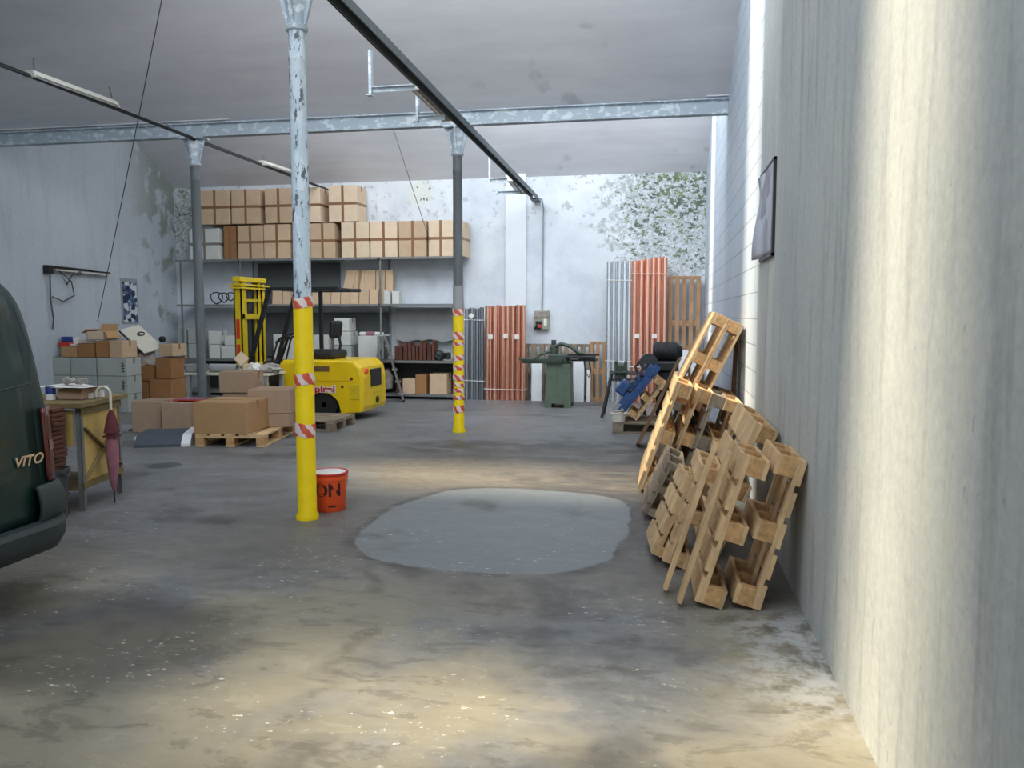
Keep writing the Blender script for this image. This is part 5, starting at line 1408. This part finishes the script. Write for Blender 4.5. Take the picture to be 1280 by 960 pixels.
# things on the bench
def onB(px, py, y): return at(px, py, Y=y)
HBz = HB + .001
p = onB(83, 500, 5.5)
carton((p.x + .02, 5.62, HBz), (.20, .24, .085), .1, K['carton2'], 'small brown box on the workbench under a sheet of paper', None, 'top')
mb = MB(); mb.grid(lambda u, v: ((u - .5) * .44, (v - .5) * .3, .012 * math.sin(6 * u) * v), 8, 6); o = mb.build('paper_sheet', K['paper'], None, True, (p.x - .03, 5.6, HBz + .098)); m_ = o.modifiers.new('thickness', 'SOLIDIFY'); m_.thickness = .002; tag(o, 'white sheet of paper lying on the small box on the workbench', 'paper')
for k, (dx, lb) in enumerate(((-.06, 'left crumpled pale glove on the paper sheet'), (.06, 'right crumpled pale glove on the paper sheet'))):
    o = MB().blob((0, 0, .02), (.05, .04, .026), 20 + k, .3).build('work_glove', K['cloth'], None, True, (p.x + dx, 5.6, HBz + .118)); tag(o, lb, 'glove', 'gloves on the workbench')
root = thing('tin_can', 'blue and white tin standing at the van side of the workbench', 'can', (onB(66, 500, 5.5).x, 5.48, HBz))
mb = MB(); mb.lathe([(.036, 0), (.036, .045)], 20); mb.build('white_band', K['white'], root, True)
mb = MB(); mb.lathe([(.0365, .045), (.0365, .10), (.034, .104)], 20); mb.build('blue_band', K['bluecan'], root, True)
for k, (px_, y_) in enumerate(((108, 5.62), (122, 5.75))):
    root = thing('tape_roll', ('white roll lying on the workbench left of the umbrella handle', 'white roll lying on the workbench behind the umbrella handle')[k], 'roll', (onB(px_, 494, y_).x, y_, HBz))
    mb = MB(); mb.lathe([(.05, 0), (.05, .045), (.03, .045), (.03, 0), (.05, 0)], 24, cap=False); mb.build('roll_ring', K['white'], root, True)
    mb = MB(); mb.lathe([(.03, .002), (.03, .044)], 20, cap=False); mb.lathe([(.028, .008), (.028, .01)], 20); mb.build('roll_core', K['black'], root, True)
# umbrella hooked on the bench end
uw = b0 + (b1 - b0) * .42; 
ux_ = Vector((math.cos(ang), math.sin(ang), 0))      # outward from the end panel
root = thing('umbrella', 'folded maroon and pink umbrella hung by its curved handle on the workbench end', 'umbrella', (uw.x + ux_.x * .11, uw.y + ux_.y * .11, HB), (0, 0, ang))
hk = []
for k in range(13):
    t_ = PI * k / 12
    hk.append((-.055 + .055 * math.cos(t_) , 0, .035 + .06 * math.sin(t_)))
mb = MB(); mb.tube([(0, 0, -.16), (0, 0, -.05)] + hk + [(-.11, 0, .015)], .0105, 10); mb.build('handle', K['cream'], root, True)
mb = MB(); mb.lathe([(.012, -.09), (.03, -.13), (.062, -.27), (.05, -.275), (.035, -.28)], 10); mb.build('upper_canopy', K['maroon'], root, True)
mb = MB()
mb.lathe([(.032, -.28), (.045, -.34), (.048, -.45), (.042, -.55), (.03, -.66), (.016, -.73), (.008, -.74)], 10); mb.build('lower_canopy', K['pink'], root, True)
mb = MB(); mb.bx(-.05, .05, -.05, .05, -.305, -.29); mb.build('strap', K['maroon'], root)
mb = MB(); mb.cyl((0, 0, -.73), (0, 0, -.84), .006); mb.build('tip', K['blackmetal'], root)

# ================================================================== BUCKET
bp = at(405, 641, Z=0)
root = thing('bucket', 'orange red bucket with dark lettering on the floor behind the nearest column', 'bucket', (bp.x, bp.y + .12, 0))
hb = at(405, 590, Y=bp.y + .12).z + .01
mb = MB(); mb.lathe([(.112, 0), (.118, .01), (.132, hb - .06), (.140, hb - .055), (.140, hb - .035), (.134, hb - .03), (.137, hb - .012)], 40); mb.build('pail', K['orange'], root, True)
mb = MB(); mb.lathe([(.142, hb - .018), (.144, hb - .005), (.138, hb), (.128, hb - .008), (.001, hb - .006)], 40, cap=False); mb.build('lid', K['red'], root, True)
mb = MB(); mb.lathe([(.12, hb - .0045), (.118, hb - .003), (.001, hb - .003)], 30, cap=False); mb.build('lid_label', K['paper'], root, True)
def wrap(a0, zc, s):
    def f(x, y, z):
        zz0 = zc + y * s
        r_ = .118 + .0145 * (zz0 / (hb - .06)) + .0005 + z
        t_ = a0 + x / r_
        return (r_ * math.sin(t_), -r_ * math.cos(t_), zz0)
    return f
view = math.atan2(-(bp.x), bp.y)        # facing towards the camera
letters('lettering', 'ON', .135, K['inkdark'], root, wrap(view - .16, hb * .56, 1.0), .0012, .004)
mb = MB()
for k in range(9):
    t_ = view - .1 + .05 * k; r_ = .1215
    mb.box((r_ * math.sin(t_), -r_ * math.cos(t_), .045 + .006 * (k % 2)), (.008, .003, .012), Matrix.Rotation(t_, 3, 'Z'))
mb.build('small_print', K['inkdark'], root)
mb = MB(); mb.tube([(.139 * math.cos(t_ * PI / 12), .139 * math.sin(t_ * PI / 12) , hb - .05 - .10 * math.sin(t_ * PI / 12)) for t_ in range(13)], .003, 6); mb.build('wire_handle', K['chrome'], root, True)

# ================================================================== VAN: rear end points at the hall, nose to the left
VX, VY = -3.27, 3.91         # rear face X, far (right hand) side Y
root = thing('van', 'dark green van parked at the left edge with its rear corner showing', 'van', (VX, VY - .94, 0))
prof_half = [(.80, .30), (.90, .36), (.925, .50), (.935, .70), (.935, .90), (.925, 1.02), (.918, 1.20), (.90, 1.40), (.872, 1.60), (.81, 1.72), (.62, 1.80), (.40, 1.84), (.15, 1.855)]
def rake(z):
    if z < .62: return .0
    if z < 1.0: return .02 * (z - .62) / .38
    return .02 + .09 * ((z - 1.0) / .6) ** 1.15 if z < 1.6 else .02 + .09 + .9 * (z - 1.6)
st_ = [(0.0, .93), (.03, .965), (.09, .985), (.2, 1.0), (1.2, 1.0), (2.4, 1.0), (3.1, .99), (3.5, .97), (3.9, .95), (4.25, .92), (4.45, .85)]
def nose(d, z):
    """lower the roof line over the windscreen and bonnet"""
    if d <= 2.9: return z
    lim = 1.855 - (d - 2.9) * .62 if d < 3.8 else 1.297 - 0.0 - (d - 3.8) * .55
    return min(z, max(lim, .5))
mb = MB(); rings = []
full = [(y, z) for y, z in prof_half] + [(-y, z) for y, z in prof_half[::-1]]
for d, s in st_:
    w = max(0, 1 - d / 1.6)
    rings.append([mb.bm.verts.new((-d - rake(z) * w, y * (s - (.03 if (z > 1.0 and d < .1) else 0)), nose(d, z))) for y, z in full])
nF = len(full)
for i in range(len(rings) - 1):
    for k in range(nF): mb.bm.faces.new((rings[i][k], rings[i][(k + 1) % nF], rings[i + 1][(k + 1) % nF], rings[i + 1][k]))
for ring in (rings[0], rings[-1]):
    for k in range(len(prof_half) - 1):
        mb.bm.faces.new((ring[k], ring[k + 1], ring[nF - 2 - k], ring[nF - 1 - k]))
body = mb.build('body', K['van'], root, True)
sb_ = body.modifiers.new('round', 'SUBSURF'); sb_.levels = 1; sb_.render_levels = 2
def rx(z): return -rake(z)
# tailgate: slightly raised panel with its shut lines, and window
def gate(u, v):
    y = -.80 + 1.56 * u; z = .40 + v * (1.66 - .40)
    y *= 1 - .07 * max(0, (z - 1.0)) / .6
    return (rx(z) + .012 - .02 * abs(2 * u - 1) ** 6, y, z)
mb = MB(); mb.grid(gate, 14, 24); tg = mb.build('tailgate', K['van'], root, True)
s_ = tg.modifiers.new('thickness', 'SOLIDIFY'); s_.thickness = .03; s_.offset = -1
def rwin(u, v):
    z = 1.22 + v * .40
    y = (-.72 + 1.30 * u) * (1 - .07 * (z - 1.0) / .6) 
    return (rx(z) + .018 - .012 * abs(2 * u - 1) ** 6, y, z)
mb = MB(); mb.grid(rwin, 12, 8); wg = mb.build('rear_window', K['glass'], tg, True)
s_ = wg.modifiers.new('thickness', 'SOLIDIFY'); s_.thickness = .01; s_.offset = -1
mb = MB(); mb.tube([(rx(z) + .014, y, z) for y, z in ((-.78, 1.12), (-.4, 1.10), (0, 1.095), (.4, 1.10), (.74, 1.14), (.78, 1.3), (.72, 1.55))], .006, 6); mb.build('waist_crease', K['bumper'], tg, True)
mb = MB(); mb.bx(.0, .022, -.5, .5, .98, 1.03, .01); mb.build('number_plate_handle', K['van'], tg)
mb = MB(); mb.bx(.004, .016, -.26, .26, .72, .83, .004); mb.build('number_plate', K['white'], tg)
# badge with the model lettering near the lamp
bc = at(37, 576, X=VX + .02)
letters('badge', 'VITO', .075, K['chrome'], tg, lambda x, y, z: (.0115 + z, bc.y - (VY - .94) + x * 1.15, bc.z + y), .003, .002, .25)
b2 = at(40, 670, X=VX + .02)
mb = MB(); mb.bx(.008, .017, b2.y - (VY - .94) - .05, b2.y - (VY - .94) + .05, b2.z - .01, b2.z + .012, .003); mb.build('dealer_badge', K['chrome'], tg)
# tail lamps at both corners
for s in (1, -1):
    def lampf(u, v, s=s):
        z = .60 + v * .40
        a = u * PI / 2
        y = .80 + .125 * math.sin(a); x = .012 - .125 * (1 - math.cos(a)) + rx(z)
        return (x, s * y, z)
    mb = MB(); mb.grid(lampf, 10, 8); q = mb.build('tail_lamp', K['lens'], root, True)
    s_ = q.modifiers.new('thickness', 'SOLIDIFY'); s_.thickness = .02
    mb = MB(); mb.grid(lambda u, v: tuple(c + (.003 if i == 0 else (.003 * s if i == 1 else 0)) for i, c in enumerate(lampf(u * .8 + .1, .42 + v * .14))), 8, 3); mb.build('clear_lens', K['lens_clear'], q, True)
# bumper: corner pieces and the step below
for s in (1, -1):
    def corner(u, v, s=s):
        z = .36 + v * .235; a = min(1, u * 1.4) * PI / 2; ext = max(0, u - .714) * 1.2
        bul = .03 * math.sin(v * PI)
        return (.03 + bul - (.15) * (1 - math.cos(a)) - ext, s * (.70 + (.26 + bul) * math.sin(a)), z)
    mb = MB(); mb.grid(corner, 14, 8); q = mb.build('bumper_corner', K['bumper'], root, True)
    s_ = q.modifiers.new('thickness', 'SOLIDIFY'); s_.thickness = .025
def step(u, v):
    t_ = u * 2 - 1; y = t_ * .97
    x = .10 - .16 * max(0, (abs(t_) - .74) / .26) ** 2.2
    prof_ = [(-.10, .40), (-.015, .40), (.0, .375), (-.01, .30), (-.05, .24), (-.16, .22), (-.3, .22)]
    k = v * (len(prof_) - 1); i = min(int(k), len(prof_) - 2); f = k - i
    px_ = prof_[i][0] * (1 - f) + prof_[i + 1][0] * f; pz_ = prof_[i][1] * (1 - f) + prof_[i + 1][1] * f
    return (x + px_, y, pz_)
mb = MB(); mb.grid(step, 40, 18); mb.build('rear_bumper', K['bumper'], root, True).modifiers.new('thickness', 'SOLIDIFY').thickness = .02
mb = MB(); mb.bx(-4.2, -.12, -.82, .82, .24, .36); mb.build('underbody', K['black'], root)
for d in (.95, 3.75):
    for s in (1, -1):
        mb = MB(); mb.lathe([(.17, -.10), (.29, -.10), (.315, -.07), (.315, .07), (.29, .10), (.17, .10)], 36, (-d, s * .80, .315), 'Y'); w_ = mb.build('wheel', K['black'], root, True)
        mb = MB(); mb.lathe([(.18, s * .09), (.15, s * .075), (.06, s * .10), (.001, s * .10)], 28, (-d, s * .80, .315), 'Y', cap=False); mb.build('rim', K['alu'], w_, True)
